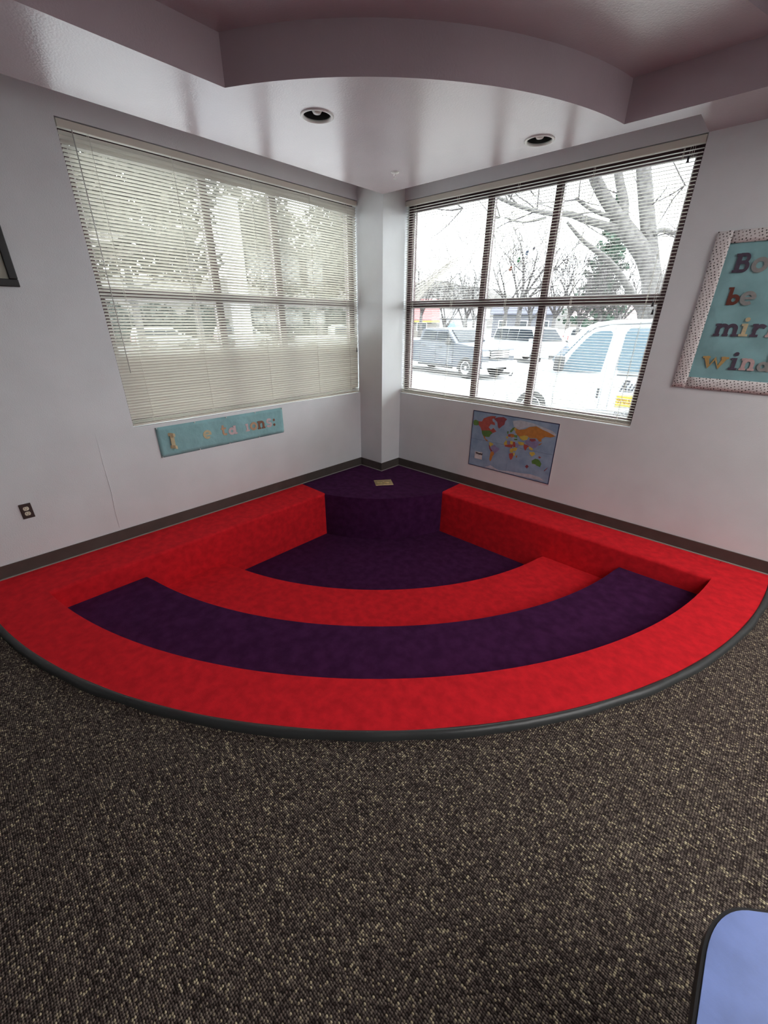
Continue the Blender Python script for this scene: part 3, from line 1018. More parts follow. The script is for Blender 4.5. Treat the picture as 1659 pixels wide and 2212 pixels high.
# the ocean print in four folded panels with creases between
for i in range(2):
    for j in range(2):
        rebase(box('ocean_panel', MX0 + 0.009 + i * (MW - 0.018) / 2 + (0.0005 if i else 0), MX0 + 0.009 + (i + 1) * (MW - 0.018) / 2 - (0 if i else 0.0005),
                   -0.0060, -0.0044, MZ0 + 0.009 + j * (MH - 0.018) / 2 + (0.001 if j else 0), MZ0 + 0.009 + (j + 1) * (MH - 0.018) / 2 - (0 if j else 0.001),
                   M_MAPBLUE, MP), MO)
MAP = [
    ('antarctica', 'w', [(0.226, 0.021), (0.297, 0.084), (0.411, 0.029), (0.521, 0.058), (0.66, 0.076), (0.785, 0.101), (0.896, 0.087), (0.951, 0.047), (0.756, 0.032), (0.478, 0.006)]),
    ('arctic', 'w', [(0.496, 0.926), (0.582, 0.957), (0.727, 0.941), (0.94, 0.873), (0.998, 0.828), (0.975, 0.801), (0.84, 0.866), (0.766, 0.909), (0.691, 0.88), (0.583, 0.804), (0.52, 0.836)]),
    ('alaska', 'g', [(0.011, 0.815), (0.044, 0.838), (0.083, 0.821), (0.089, 0.754), (0.06, 0.741), (0.03, 0.739), (0.011, 0.763)]),
    ('canada', 'r', [(0.083, 0.821), (0.125, 0.826), (0.145, 0.886), (0.199, 0.927), (0.237, 0.947), (0.297, 0.955), (0.28, 0.918), (0.25, 0.9), (0.261, 0.859), (0.287, 0.843), (0.295, 0.801), (0.242, 0.809), (0.218, 0.748), (0.25, 0.711), (0.279, 0.752), (0.32, 0.701), (0.279, 0.662), (0.235, 0.696), (0.134, 0.669), (0.117, 0.721), (0.089, 0.754)]),
    ('usa', 'g', [(0.134, 0.669), (0.235, 0.696), (0.261, 0.68), (0.276, 0.655), (0.257, 0.633), (0.241, 0.583), (0.221, 0.578), (0.188, 0.574), (0.157, 0.588), (0.141, 0.625)]),
    ('mexico', 'o', [(0.157, 0.588), (0.188, 0.574), (0.195, 0.536), (0.222, 0.52), (0.232, 0.5), (0.206, 0.504), (0.182, 0.538)]),
    ('greenland', 'm', [(0.269, 0.91), (0.325, 0.948), (0.386, 0.964), (0.43, 0.937), (0.411, 0.9), (0.405, 0.839), (0.378, 0.805), (0.35, 0.759), (0.333, 0.777), (0.317, 0.861)]),
    ('colombia', 'y', [(0.245, 0.492), (0.278, 0.491), (0.304, 0.475), (0.291, 0.437), (0.26, 0.415)]),
    ('peru', 'm', [(0.245, 0.446), (0.263, 0.428), (0.28, 0.375), (0.303, 0.353), (0.284, 0.329), (0.259, 0.38)]),
    ('brazil', 'p', [(0.283, 0.44), (0.321, 0.463), (0.349, 0.431), (0.387, 0.414), (0.374, 0.376), (0.349, 0.339), (0.328, 0.297), (0.303, 0.353), (0.28, 0.381)]),
    ('argentina', 'o', [(0.284, 0.329), (0.316, 0.345), (0.328, 0.297), (0.311, 0.256), (0.304, 0.194), (0.291, 0.154), (0.276, 0.184), (0.277, 0.268)]),
    ('sahara_west', 'y', [(0.428, 0.529), (0.453, 0.588), (0.473, 0.543), (0.469, 0.503), (0.435, 0.498)]),
    ('algeria', 'p', [(0.462, 0.579), (0.5, 0.59), (0.509, 0.537), (0.488, 0.514), (0.467, 0.524)]),
    ('libya', 'y', [(0.5, 0.59), (0.534, 0.589), (0.54, 0.535), (0.505, 0.536)]),
    ('egypt', 'r', [(0.535, 0.584), (0.557, 0.585), (0.572, 0.512), (0.548, 0.493), (0.536, 0.534)]),
    ('niger', 'r', [(0.442, 0.5), (0.505, 0.53), (0.54, 0.535), (0.534, 0.478), (0.495, 0.477), (0.449, 0.474)]),
    ('congo', 'y', [(0.51, 0.447), (0.549, 0.482), (0.561, 0.441), (0.546, 0.391), (0.515, 0.393)]),
    ('ethiopia', 'y', [(0.555, 0.495), (0.597, 0.492), (0.578, 0.424), (0.556, 0.445)]),
    ('southern_africa', 'r', [(0.506, 0.367), (0.55, 0.393), (0.562, 0.351), (0.553, 0.291), (0.536, 0.262), (0.517, 0.302)]),
    ('mozambique', 'y', [(0.554, 0.394), (0.575, 0.412), (0.573, 0.355), (0.563, 0.34)]),
    ('madagascar', 'o', [(0.592, 0.356), (0.606, 0.371), (0.606, 0.332), (0.597, 0.323)]),
    ('iberia', 'y', [(0.445, 0.652), (0.472, 0.654), (0.469, 0.62), (0.449, 0.62)]),
    ('france', 'r', [(0.463, 0.69), (0.492, 0.704), (0.497, 0.656), (0.472, 0.654)]),
    ('central_europe', 'o', [(0.491, 0.709), (0.533, 0.71), (0.545, 0.669), (0.509, 0.648), (0.496, 0.666)]),
    ('britain', 'g', [(0.45, 0.736), (0.465, 0.746), (0.467, 0.697), (0.453, 0.704)]),
    ('norway', 'g', [(0.48, 0.75), (0.508, 0.811), (0.532, 0.834), (0.525, 0.794), (0.504, 0.74), (0.489, 0.73)]),
    ('finland', 'y', [(0.523, 0.805), (0.547, 0.832), (0.555, 0.786), (0.539, 0.765)]),
    ('ukraine', 'g', [(0.534, 0.699), (0.571, 0.704), (0.576, 0.662), (0.542, 0.663)]),
    ('turkey', 'g', [(0.541, 0.635), (0.577, 0.646), (0.58, 0.624), (0.547, 0.615)]),
    ('russia', 'o', [(0.549, 0.811), (0.584, 0.799), (0.647, 0.826), (0.692, 0.875), (0.766, 0.904), (0.84, 0.866), (0.896, 0.846), (0.979, 0.802), (0.933, 0.769), (0.879, 0.764), (0.843, 0.722), (0.845, 0.675), (0.821, 0.673), (0.788, 0.717), (0.719, 0.697), (0.679, 0.729), (0.595, 0.689), (0.571, 0.709), (0.545, 0.745)]),
    ('kazakhstan', 'y', [(0.595, 0.689), (0.65, 0.726), (0.699, 0.713), (0.687, 0.661), (0.645, 0.638), (0.614, 0.656)]),
    ('mongolia', 'm', [(0.713, 0.685), (0.775, 0.703), (0.786, 0.674), (0.746, 0.646), (0.719, 0.66)]),
    ('china', 'p', [(0.68, 0.654), (0.719, 0.66), (0.746, 0.646), (0.786, 0.674), (0.821, 0.673), (0.814, 0.608), (0.799, 0.56), (0.765, 0.544), (0.734, 0.562), (0.695, 0.582), (0.669, 0.618)]),
    ('india', 'r', [(0.662, 0.583), (0.696, 0.577), (0.727, 0.559), (0.707, 0.542), (0.688, 0.476), (0.664, 0.529)]),
    ('iran', 'y', [(0.589, 0.605), (0.663, 0.605), (0.661, 0.561), (0.625, 0.55), (0.601, 0.565)]),
    ('arabia', 'p', [(0.562, 0.575), (0.601, 0.565), (0.619, 0.537), (0.592, 0.507), (0.57, 0.533)]),
    ('indochina', 'y', [(0.72, 0.557), (0.742, 0.553), (0.773, 0.531), (0.762, 0.505), (0.732, 0.512)]),
    ('indonesia', 'y', [(0.737, 0.465), (0.786, 0.486), (0.804, 0.453), (0.773, 0.405), (0.744, 0.434)]),
    ('guinea', 'r', [(0.845, 0.434), (0.875, 0.423), (0.859, 0.401), (0.845, 0.407)]),
    ('japan', 'o', [(0.82, 0.62), (0.857, 0.663), (0.844, 0.627), (0.825, 0.606)]),
    ('australia', 'g', [(0.777, 0.334), (0.812, 0.38), (0.844, 0.38), (0.864, 0.364), (0.887, 0.318), (0.879, 0.26), (0.839, 0.273), (0.822, 0.289), (0.786, 0.287)]),
    ('zealand', 'm', [(0.927, 0.217), (0.964, 0.291), (0.954, 0.254), (0.932, 0.207)]),
    ('title', 't', [(0.077, 0.272), (0.174, 0.282), (0.179, 0.146), (0.079, 0.144)]),
    ('compass', 'm', [(0.732, 0.251), (0.755, 0.226), (0.739, 0.184), (0.715, 0.211)]),
]

for k_, (nm, c, pts) in enumerate(MAP):
    pts = [(max(0.015, min(0.985, u)), max(0.02, min(0.98, v))) for u, v in pts]
    o = flat_poly('title_box' if c == 't' else 'printed_land', map_pts(pts), 0.0004 + 0.00003 * k_, (0, -1, 0), MAPM[c], MP)
text('map_title', 'World', 0.032, (MX0 + 0.089 * MW - MO.x, -0.0092, MZ0 + 0.232 * MH - MO.z), M_BLACK, MP, 0.0, 0.0006)

# picture frame at the left edge
FO = Vector((0, -2.887 * S - 0.40, 1.651 * S))
PF = tag(empty('picture_frame', FO), 'black framed picture with pale mat at the left edge of the left wall', 'picture')
fy1, fz0 = -2.887 * S, 1.651 * S
fy0, fz1 = fy1 - 0.80, fz0 + 0.62
fwid = 0.043
for nm, b in (('frame_rail', (fy0, fy1, fz0, fz0 + fwid)), ('frame_rail', (fy0, fy1, fz1 - fwid, fz1)),
              ('frame_stile', (fy0, fy0 + fwid, fz0 + fwid, fz1 - fwid)), ('frame_stile', (fy1 - fwid, fy1, fz0 + fwid, fz1 - fwid))):
    rebase(box(nm, 0.001, 0.026, b[0], b[1], b[2], b[3], M_BLACK, PF, bevel=0.004), FO)
rebase(box('mat_board', 0.002, 0.010, fy0 + fwid, fy1 - fwid, fz0 + fwid, fz1 - fwid, mat('mat_board', (0.42, 0.43, 0.36), 0.7), PF), FO)
rebase(box('print', 0.010, 0.012, fy0 + fwid + 0.08, fy1 - fwid - 0.08, fz0 + fwid + 0.08, fz1 - fwid - 0.08,
           mat('print_art', (0.22, 0.26, 0.13), 0.6, noise=0.5, nscale=6), PF), FO)

# hanging leaf decals on the glass of the right window
for (u, v, c, nm) in ((1103, 580, (0.22, 0.06, 0.035), 'orange'), (1121, 561, (0.06, 0.20, 0.10), 'green'), (1139, 545, (0.10, 0.14, 0.24), 'blue'), (1154, 536, (0.22, 0.22, 0.28), 'grey')):
    d = pt(u, v, 1) - CAM
    t_ = (0.116 - CAM.y) / d.y
    c0 = CAM + d * t_
    leaf = []
    hgt = 0.023 if nm != 'grey' else 0.017
    for k in range(16):
        a = 2 * math.pi * k / 16
        leaf.append((hgt * 0.62 * math.sin(a) * (1 - 0.35 * math.cos(a)), hgt * math.cos(a)))
    rr = 0.5
    o = flat_poly('leaf_decal', [(x * math.cos(rr) + z * math.sin(rr), 0, -x * math.sin(rr) + z * math.cos(rr)) for x, z in leaf], 0.0015, (0, -1, 0),
                  mat('leaf_' + nm, c, 0.4), None)
    o.location = c0
    tag(o, f'small {nm} leaf sticker on the glass of the right window', 'sticker', 'leaf stickers on the right window')

# ------------------------------------------------------------------ blue table at the lower right
TZ = 0.56
TB = tag(empty('activity_table', (4.45, -3.4, FLOOR_Z)), 'blue topped low table with black edge at the lower right corner', 'table')
M_BLUE = mat('blue_laminate', (0.18, 0.265, 0.60), 0.38, spec=0.5, noise=0.12, nscale=9, bump=0.15, bscale=160, bdist=0.002)
def bez(a, b, c, n=10):
    return [tuple((1 - t) ** 2 * Vector(a) + 2 * t * (1 - t) * Vector(b) + t * t * Vector(c)) for t in [k / n for k in range(n + 1)]]


core = bez((4.05, -3.64), (3.996, -3.64), (3.996, -3.58), 6) + bez((3.995, -3.235), (3.993, -3.112), (4.065, -3.064), 12) + \
    bez((4.42, -2.797), (4.45, -2.775), (4.50, -2.775), 6) + bez((4.90, -2.775), (4.95, -2.775), (4.95, -2.82), 6) + bez((4.95, -3.59), (4.95, -3.64), (4.90, -3.64), 6)
tbx = Vector((4.45, -3.4, FLOOR_Z))
rebase(prism('tabletop', core, TZ - 0.028, TZ, M_BLUE, TB, nose=lambda p, q: True, r=0.003, seg=2), tbx)
cen = Vector((4.45, -3.25))
edge_o = [tuple(Vector(p) + (Vector(p) - cen).normalized() * 0.007) for p in core]
bm = bmesh.new()
n = len(core)
ring = []
for po, pi_ in zip(edge_o, core):
    ring.append([bm.verts.new((pi_[0], pi_[1], TZ - 0.003)), bm.verts.new((po[0], po[1], TZ - 0.004)),
                 bm.verts.new((po[0], po[1], TZ - 0.034)), bm.verts.new((pi_[0], pi_[1], TZ - 0.036))])
for i in range(n):
    for k in range(3):
        bm.faces.new((ring[i][k], ring[(i + 1) % n][k], ring[(i + 1) % n][k + 1], ring[i][k + 1]))
rebase(from_bm('edge_band', bm, M_BLACK, TB), tbx)
rebase(prism('apron', [tuple(cen + (Vector(p) - cen) * 0.93) for p in core], TZ - 0.09, TZ - 0.029, M_BLACK, TB), tbx)
for (x, y) in ((4.10, -3.50), (4.13, -3.13), (4.84, -2.90), (4.84, -3.50)):
    rebase(tube('leg', [(x, y, FLOOR_Z), (x, y, TZ - 0.05)], 0.016, M_BLACK, TB, n=12), tbx)

# ------------------------------------------------------------------ outdoors
GZ = -0.45
M_SNOW = mat('snowy_lot', (0.15, 0.15, 0.155), 0.8, col2=(0.30, 0.305, 0.31), nscale=0.35)
vs, fs = [], []
g = 260
# ground: big sheet with the building's footprint left out
bm = bmesh.new()
for (x0, x1, y0, y1) in ((-g, -WT, -g, g), (-WT, g, WT, g)):
    for i in range(12):
        for j in range(12):
            xa, xb = x0 + (x1 - x0) * i / 12, x0 + (x1 - x0) * (i + 1) / 12
            ya, yb = y0 + (y1 - y0) * j / 12, y0 + (y1 - y0) * (j + 1) / 12
            bm.faces.new([bm.verts.new(c) for c in ((xa, ya, GZ), (xb, ya, GZ), (xb, yb, GZ), (xa, yb, GZ))])
bmesh.ops.remove_doubles(bm, verts=bm.verts, dist=1e-4)
gr = from_bm('ground', bm, M_SNOW)
struct(gr, 'pale snowy parking lot outside')

# distant hill
bm = bmesh.new()
M_HILL = mat('brush_hill', (0.018, 0.0155, 0.013), 0.9, col2=(0.042, 0.037, 0.034), nscale=0.08)
rows = []
for j in range(5):
    row = []
    for i in range(41):
        a = math.radians(85 + 95 * i / 40)
        rad = 150 + 22 * j
        hh = (0, 8, 15, 19, 21)[j] * (0.35 + 0.65 / (1 + math.exp(-(math.degrees(a) - 117) / 2.5)) + 0.05 * math.sin(i * 1.9))
        if j == 0:
            hh = 0
        row.append(bm.verts.new((rad * math.cos(a), rad * math.sin(a), GZ + hh)))
    rows.append(row)
for j in range(4):
    for i in range(40):
        bm.faces.new((rows[j][i], rows[j][i + 1], rows[j + 1][i + 1], rows[j + 1][i]))
struct(from_bm('hillside', bm, M_HILL, smooth=True), 'low brushy hillside on the horizon')

M_BARK = mat('grey_bark', (0.040, 0.037, 0.036), 0.9, col2=(0.095, 0.09, 0.088), nscale=9, bump=0.6, bscale=25, bdist=0.03)
M_TWIG = mat('brown_twig', (0.04, 0.035, 0.036), 0.9)
M_PALEBARK = mat('pale_bark', (0.20, 0.185, 0.165), 0.8, noise=0.2, nscale=6)
M_PINE = mat('pine_needles', (0.018, 0.042, 0.026), 0.8, noise=0.4, nscale=2)
M_OLIVE = mat('dry_olive_leaves', (0.024, 0.022, 0.015), 0.8, col2=(0.075, 0.069, 0.050), nscale=1.2)
M_HEDGE = mat('dark_hedge_leaves', (0.022, 0.029, 0.023), 0.85, noise=0.4, nscale=2)


def grow(bm, p, d, length, rad, level, rng, spread=0.6, sides=5, minr=0.006, up=0.12):
    n = 4 if level > 0 else 3
    path, radii = [p.copy()], [rad]
    q = p.copy()
    dd = d.normalized()
    for i in range(n):
        dd = (dd + Vector((rng.uniform(-1, 1), rng.uniform(-1, 1), rng.uniform(-0.6, 1) * 1.0 + up)) * 0.17).normalized()
        q = q + dd * (length / n)
        path.append(q.copy())
        radii.append(max(minr, rad * (1 - 0.6 * (i + 1) / n)))
    tube_to(bm, path, radii, max(3, sides), cap=False)
    if level <= 0:
        return
    k = rng.randint(3, 5)
    for c in range(k):
        i = rng.randint(1, n)
        base = path[i]
        ax = Vector((rng.uniform(-1, 1), rng.uniform(-1, 1), rng.uniform(-0.25, 0.7)))
        nd = (dd * (1 - spread) + ax.normalized() * spread * 1.2).normalized()
        grow(bm, base, nd, length * rng.uniform(0.5, 0.75), max(minr, radii[i] * rng.uniform(0.45, 0.7)), level - 1, rng, spread, max(3, sides - 1), minr, up)


def bare_tree(base, height, seed, label, group='bare trees across the parking lot', rad=None, level=4, m=None, minr=0.012):
    rng = random.Random(seed)
    root = tag(empty('bare_tree', base), label, 'tree', group)
    bm = bmesh.new()
    r0 = rad or height * 0.018
    h0 = height * 0.28
    tube_to(bm, [(0, 0, -0.1), (0.02 * height, 0, h0 * 0.6), (0.02 * height, 0.01 * height, h0 * 1.25)], [r0 * 1.25, r0, r0 * 0.75], 8)
    from_bm('trunk', bm, m or M_BARK, root, smooth=True)
    bm = bmesh.new()
    for k in range(5):
        a = k * 2.4 + rng.uniform(-0.4, 0.4)
        d = Vector((math.cos(a) * 0.55, math.sin(a) * 0.55, 1.0))
        grow(bm, Vector((0.02 * height, 0.005 * height, h0 * rng.uniform(0.75, 1.2))), d, height * 0.36, r0 * 0.55, level - 1, rng, 0.55, 5, minr)
    from_bm('branches', bm, M_TWIG if m is None else m, root)
    return root


def leaf_cloud(bm, centre, rx, ry, rz, count, size, rng):
    for _ in range(count):
        while True:
            v = Vector((rng.uniform(-1, 1), rng.uniform(-1, 1), rng.uniform(-1, 1)))
            if 0.25 < v.length < 1:
                break
        c = Vector(centre) + Vector((v.x * rx, v.y * ry, v.z * rz))
        a = Vector((rng.uniform(-1, 1), rng.uniform(-1, 1), rng.uniform(-1, 1))).normalized()
        b = a.orthogonal().normalized()
        s = size * rng.uniform(0.5, 1.2)
        bm.faces.new([bm.verts.new(c + a * s), bm.verts.new(c + b * s * 0.7), bm.verts.new(c - a * s), bm.verts.new(c - b * s * 0.7)])


def leafy_tree(base, height, width, seed, label, m, group, count=2600, size=0.22, low=0.12, name='leafy_tree'):
    rng = random.Random(seed)
    root = tag(empty(name, base), label, 'tree', group)
    bm = bmesh.new()
    tube_to(bm, [(0, 0, -0.1), (0.1, 0, height * 0.5), (0.05, 0.05, height * 0.92)], [height * 0.022, height * 0.014, 0.03], 8)
    for k in range(12):
        h = height * rng.uniform(0.25, 0.8)
        a = rng.uniform(0, 6.28)
        tube_to(bm, [(0.08, 0, h), (math.cos(a) * width * 0.25, math.sin(a) * width * 0.25, h + 0.6), (math.cos(a) * width * 0.42, math.sin(a) * width * 0.42, h + 0.9)],
                [0.07, 0.045, 0.02], 5, cap=False)
    from_bm('trunk', bm, M_BARK, root)
    bm = bmesh.new()
    for k in range(16):
        hz = rng.uniform(low, 0.95)
        w = width * 0.5 * (0.45 + 0.75 * math.sin(math.pi * min(1, hz * 0.85 + 0.1)))
        a = rng.uniform(0, 6.28)
        r_ = w * rng.uniform(0.2, 0.75)
        leaf_cloud(bm, (math.cos(a) * r_, math.sin(a) * r_, height * hz), width * 0.22, width * 0.22, height * 0.11, count // 16, size, rng)
    from_bm('foliage', bm, m, root)['kind'] = 'stuff'
    return root


def conifer(base, height, width, seed, label, group, m=None):
    rng = random.Random(seed)
    root = tag(empty('pine_tree', base), label, 'tree', group)
    tube('trunk', [(0, 0, -0.1), (0, 0, height * 0.95)], [height * 0.02, 0.03], M_BARK, root, n=7)
    bm = bmesh.new()
    for k in range(26):
        h = height * (0.15 + 0.83 * k / 26)
        w = width * 0.5 * (1 - k / 27) + 0.15
        for q in range(6):
            a = rng.uniform(0, 6.28)
            r_ = w * rng.uniform(0.3, 1)
            leaf_cloud(bm, (math.cos(a) * r_, math.sin(a) * r_, h), w * 0.34, w * 0.34, height * 0.03, 26, height * 0.016, rng)
    from_bm('needles', bm, m or M_PINE, root)['kind'] = 'stuff'
    return root


# the big cottonwood right of the van: limbs run through points read off at about 16 m
D0 = 16.0


def limb(path, r0, r1):
    n_ = len(path)
    p3 = [pt(u, v, D0 + dd) for (u, v, dd) in path]
    # smooth with Catmull-Rom
    out = []
    for i in range(n_ - 1):
        a, b, c, d = p3[max(i - 1, 0)], p3[i], p3[i + 1], p3[min(i + 2, n_ - 1)]
        for k in range(6):
            t = k / 6
            out.append(0.5 * ((2 * b) + (c - a) * t + (2 * a - 5 * b + 4 * c - d) * t * t + (3 * b - a - 3 * c + d) * t ** 3))
    out.append(p3[-1])
    return out, [0.74 * (r0 + (r1 - r0) * i / (len(out) - 1)) for i in range(len(out))]


BTB = pt(1420, 690, D0)
BTB.z = GZ
BT = tag(empty('cottonwood_tree', BTB), 'big grey forked cottonwood tree rising behind the white van', 'tree')


def limbs(name, lst, m, sides):
    bm = bmesh.new()
    for path, r0, r1 in lst:
        a, b = limb(path, r0, r1)
        tube_to(bm, [p - BTB for p in a], b, sides)
    return from_bm(name, bm, m, BT, smooth=True)


tr_ = [BTB + Vector((0, 0, -0.2))] + [pt(1414, 640, D0), pt(1412, 600, D0)]
bm = bmesh.new()
tube_to(bm, [p - BTB for p in tr_], [0.42, 0.34, 0.33], 14)
from_bm('trunk', bm, M_BARK, BT, smooth=True)
limbs('limb', [([(1412, 625, 0), (1395, 560, 0), (1370, 520, 0), (1347, 490, 0), (1338, 465, 0)], 0.36, 0.30)], M_BARK, 12)
limbs('limb', [([(1415, 625, 0), (1408, 570, 0.1), (1402, 510, 0.2), (1396, 440, 0.3), (1390, 360, 0.4), (1386, 290, 0.6)], 0.30, 0.25)], M_BARK, 12)
limbs('limb', [([(1345, 485, 0), (1325, 455, -0.1), (1300, 415, -0.3), (1280, 370, -0.5), (1262, 310, -0.7)], 0.25, 0.19)], M_BARK, 10)
limbs('limb', [([(1345, 480, 0), (1348, 440, 0.2), (1338, 390, 0.4), (1330, 330, 0.5)], 0.19, 0.14)], M_BARK, 10)
limbs('limb', [([(1350, 500, 0), (1310, 488, -0.2), (1260, 473, -0.5), (1228, 462, -0.7), (1180, 460, -0.9), (1120, 445, -1.2), (1060, 420, -1.6)], 0.17, 0.05)], M_BARK, 9)
limbs('limb', [([(1335, 470, 0), (1300, 462, -0.3), (1270, 448, -0.6), (1244, 428, -0.9)], 0.10, 0.05)], M_BARK, 8)
limbs('limb', [([(1412, 505, 0), (1432, 497, 0.2), (1460, 505, 0.4)], 0.12, 0.07)], M_BARK, 8)
limbs('limb', [([(1395, 690, 2.0), (1350, 610, 2.0), (1310, 560, 2.0), (1260, 520, 2.0), (1225, 480, 2.0)], 0.20, 0.06)], M_BARK, 8)
limbs('limb', [([(1180, 470, -0.9), (1130, 480, -1.0), (1090, 470, -1.2)], 0.05, 0.025), ([(1120, 445, -1.2), (1070, 395, -1.3), (1010, 385, -1.6)], 0.045, 0.02)], M_BARK, 6)
rng = random.Random(21)
bm = bmesh.new()
for (u, v, dd, L_) in ((1230, 462, -0.7, 2.0), (1160, 455, -1, 2.2), (1100, 440, -1.3, 2.0), (1060, 420, -1.6, 2.4), (1250, 430, -0.9, 1.6), (1290, 400, -0.4, 1.8),
                       (1430, 500, 0.2, 2.0), (1455, 500, 0.4, 2.0), (1400, 450, 0.3, 1.5), (1340, 420, 0.3, 1.5), (1020, 390, -1.6, 2.4), (1080, 470, -1.2, 1.8),
                       (1140, 400, -1.2, 2.2), (960, 400, -1.6, 2.2), (930, 430, -1.6, 2.0), (1000, 450, -1.4, 2.0), (1480, 400, 0.4, 2.0)):
    c = pt(u, v, D0 + dd) - BTB
    for k in range(3):
        d = Vector((rng.uniform(-1, 0.6), rng.uniform(-0.6, 0.6), rng.uniform(-0.5, 0.7)))
        grow(bm, c, d, L_ * rng.uniform(0.5, 1), 0.022, 1, rng, 0.6, 4, 0.005, -0.02)
from_bm('twigs', bm, M_TWIG, BT)['kind'] = 'stuff'

# pale-barked tree at the left of the right window
PTB = pt(862, 690, 13.5)
PTB.z = GZ
PT = tag(empty('pale_branch_tree', PTB), 'pale barked bare tree arching behind the grey pickup', 'tree')
bm = bmesh.new()
tube_to(bm, [(0, 0, -0.1), (0.1, 0, 1.6), (0.2, 0.1, 3.2)], [0.16, 0.12, 0.07], 8)
from_bm('trunk', bm, M_PALEBARK, PT, smooth=True)
bm = bmesh.new()
rng = random.Random(5)
for k in range(9):
    a = pt(868 + k * 3, 690 - k * 9, 13.4) - PTB
    b_ = pt(915 + k * 8, 632 - k * 9, 13.2) - PTB
    c = pt(948 + k * 9, 596 - k * 6, 13.0) - PTB
    tube_to(bm, [a, (a + b_) / 2 + Vector((0, 0, -0.06)), b_, c], [0.026, 0.020, 0.014, 0.006], 5)
    for q in range(3):
        grow(bm, (b_ if q % 2 else (a + b_) / 2), (c - a).normalized() + Vector((rng.uniform(-0.7, 0.7), 0, rng.uniform(-0.4, 0.6))), rng.uniform(0.4, 0.9), 0.008, 1, rng, 0.6, 3, 0.003)
from_bm('branches', bm, M_PALEBARK, PT)


def ground_at(u, dist):
    p = pt(u, 700, dist)
    p.z = GZ
    return p


BT_SPOTS = [
    (905, 44, 9.5, 'bare tree at the left edge of the right window behind the red roof'),
    (958, 38, 6.5, 'small bare tree behind the roof of the grey pickup'),
    (1000, 34, 8.0, 'bare tree just left of the first mullion of the right window'),
    (1020, 60, 9.0, 'far bare tree behind the first mullion of the right window'),
    (1085, 46, 11.0, 'bare tree behind the parked white suburban wagon, left part'),
    (1112, 40, 12.5, 'tall slim bare tree in the middle pane of the right window'),
    (1140, 52, 10.0, 'bare tree behind the roof front of the white suburban wagon'),
    (1190, 36, 8.5, 'bare tree at the second mullion of the right window'),
    (1222, 48, 9.5, 'grey bare tree left of the pine tree'),
    (1245, 33, 7.0, 'dense bare tree left of the small far wagon'),
    (1290, 44, 8.0, 'dense bare tree standing under the pine tree'),
    (1330, 40, 8.5, 'bare tree above the windscreen of the white van'),
    (1375, 50, 9.0, 'bare tree above the roof of the white van'),
]
for i, (u, d_, h_, lb) in enumerate(BT_SPOTS):
    bare_tree(ground_at(u, d_), h_, 100 + i, lb, level=4 if d_ < 50 else 3, minr=0.014)
conifer(ground_at(1285, 52), 13.5, 6.0, 3, 'dark green pine tree among bare trees in the right window', 'pine trees')

# houses across the lot
M_REDROOF = mat('red_metal_roof', (0.161, 0.037, 0.037), 0.5, noise=0.1, nscale=3)
M_HOUSE = mat('house_siding', (0.136, 0.124, 0.112), 0.8)
M_YELLOW = mat('yellow_fascia', (0.217, 0.18, 0.031), 0.6)
M_SHED = mat('blue_grey_siding', (0.074, 0.077, 0.09), 0.8)
M_DARKWIN = mat('dark_pane', (0.03, 0.035, 0.04), 0.15)


def house(loc, rz, w, d, h, rh, wallm, roofm, label, windows=(), fascia=None):
    root = tag(empty('house', loc, rz), label, 'building')
    box('wall', -w / 2, w / 2, 0, d, 0, h, wallm, root)
    bm = bmesh.new()
    o_ = 0.4
    for (y0, y1) in ((-o_, d / 2), (d + o_, d / 2)):
        a = [(-w / 2 - o_, y0, h - 0.05), (w / 2 + o_, y0, h - 0.05), (w / 2 + o_, y1, h + rh), (-w / 2 - o_, y1, h + rh)]
        lo = [bm.verts.new(c) for c in a]
        hi_ = [bm.verts.new((c[0], c[1], c[2] + 0.12)) for c in a]
        bm.faces.new(lo[::-1])
        bm.faces.new(hi_)
        for i in range(4):
            bm.faces.new((lo[i], lo[(i + 1) % 4], hi_[(i + 1) % 4], hi_[i]))
    from_bm('roof', bm, roofm, root)
    for sx in (-1, 1):
        flat_poly('gable', [(sx * w / 2, 0, h), (sx * w / 2, d, h), (sx * w / 2, d / 2, h + rh)], 0.05, (sx, 0, 0), wallm, root)
    for (x, z, ww, hh) in windows:
        f = box('window', x - ww / 2, x + ww / 2, -0.05, 0.0, z, z + hh, M_WHITE, root)
        box('pane', x - ww / 2 + 0.08, x + ww / 2 - 0.08, -0.07, -0.05, z + 0.08, z + hh - 0.08, M_DARKWIN, f)
    if fascia:
        box('fascia', -w / 2 - o_, w / 2 + o_, -o_ - 0.06, -o_, h - 0.25, h - 0.02, fascia, root)
    return root


h1 = ground_at(880, 62)
house(h1, math.radians(38), 8, 6, 2.3, 2.6, M_HOUSE, M_REDROOF, 'house with red roof and yellow fascia behind the grey pickup', [(-2, 0.9, 1.4, 1.1), (2, 0.9, 1.4, 1.1)], M_YELLOW)
h2 = ground_at(1000, 88)
house(h2, math.radians(30), 9, 7, 2.7, 1.6, mat('white_siding', (0.217, 0.217, 0.223), 0.8), mat('snowy_roof', (0.31, 0.316, 0.329), 0.8), 'low white house with snowy roof across the lot', [(-2.5, 0.9, 0.9, 1.1), (0.5, 0.9, 0.9, 1.1), (3, 0.9, 0.9, 1.1)])
h3 = ground_at(1130, 70)
house(h3, math.radians(24), 9, 7, 3.2, 2.2, M_SHED, mat('slate_roof', (0.062, 0.065, 0.087), 0.8), 'blue grey house behind the white suburban wagon', [(-3, 1.0, 1.2, 1.4), (0, 1.0, 1.2, 1.4), (3, 1.0, 1.2, 1.4)])
h4 = ground_at(1330, 72)
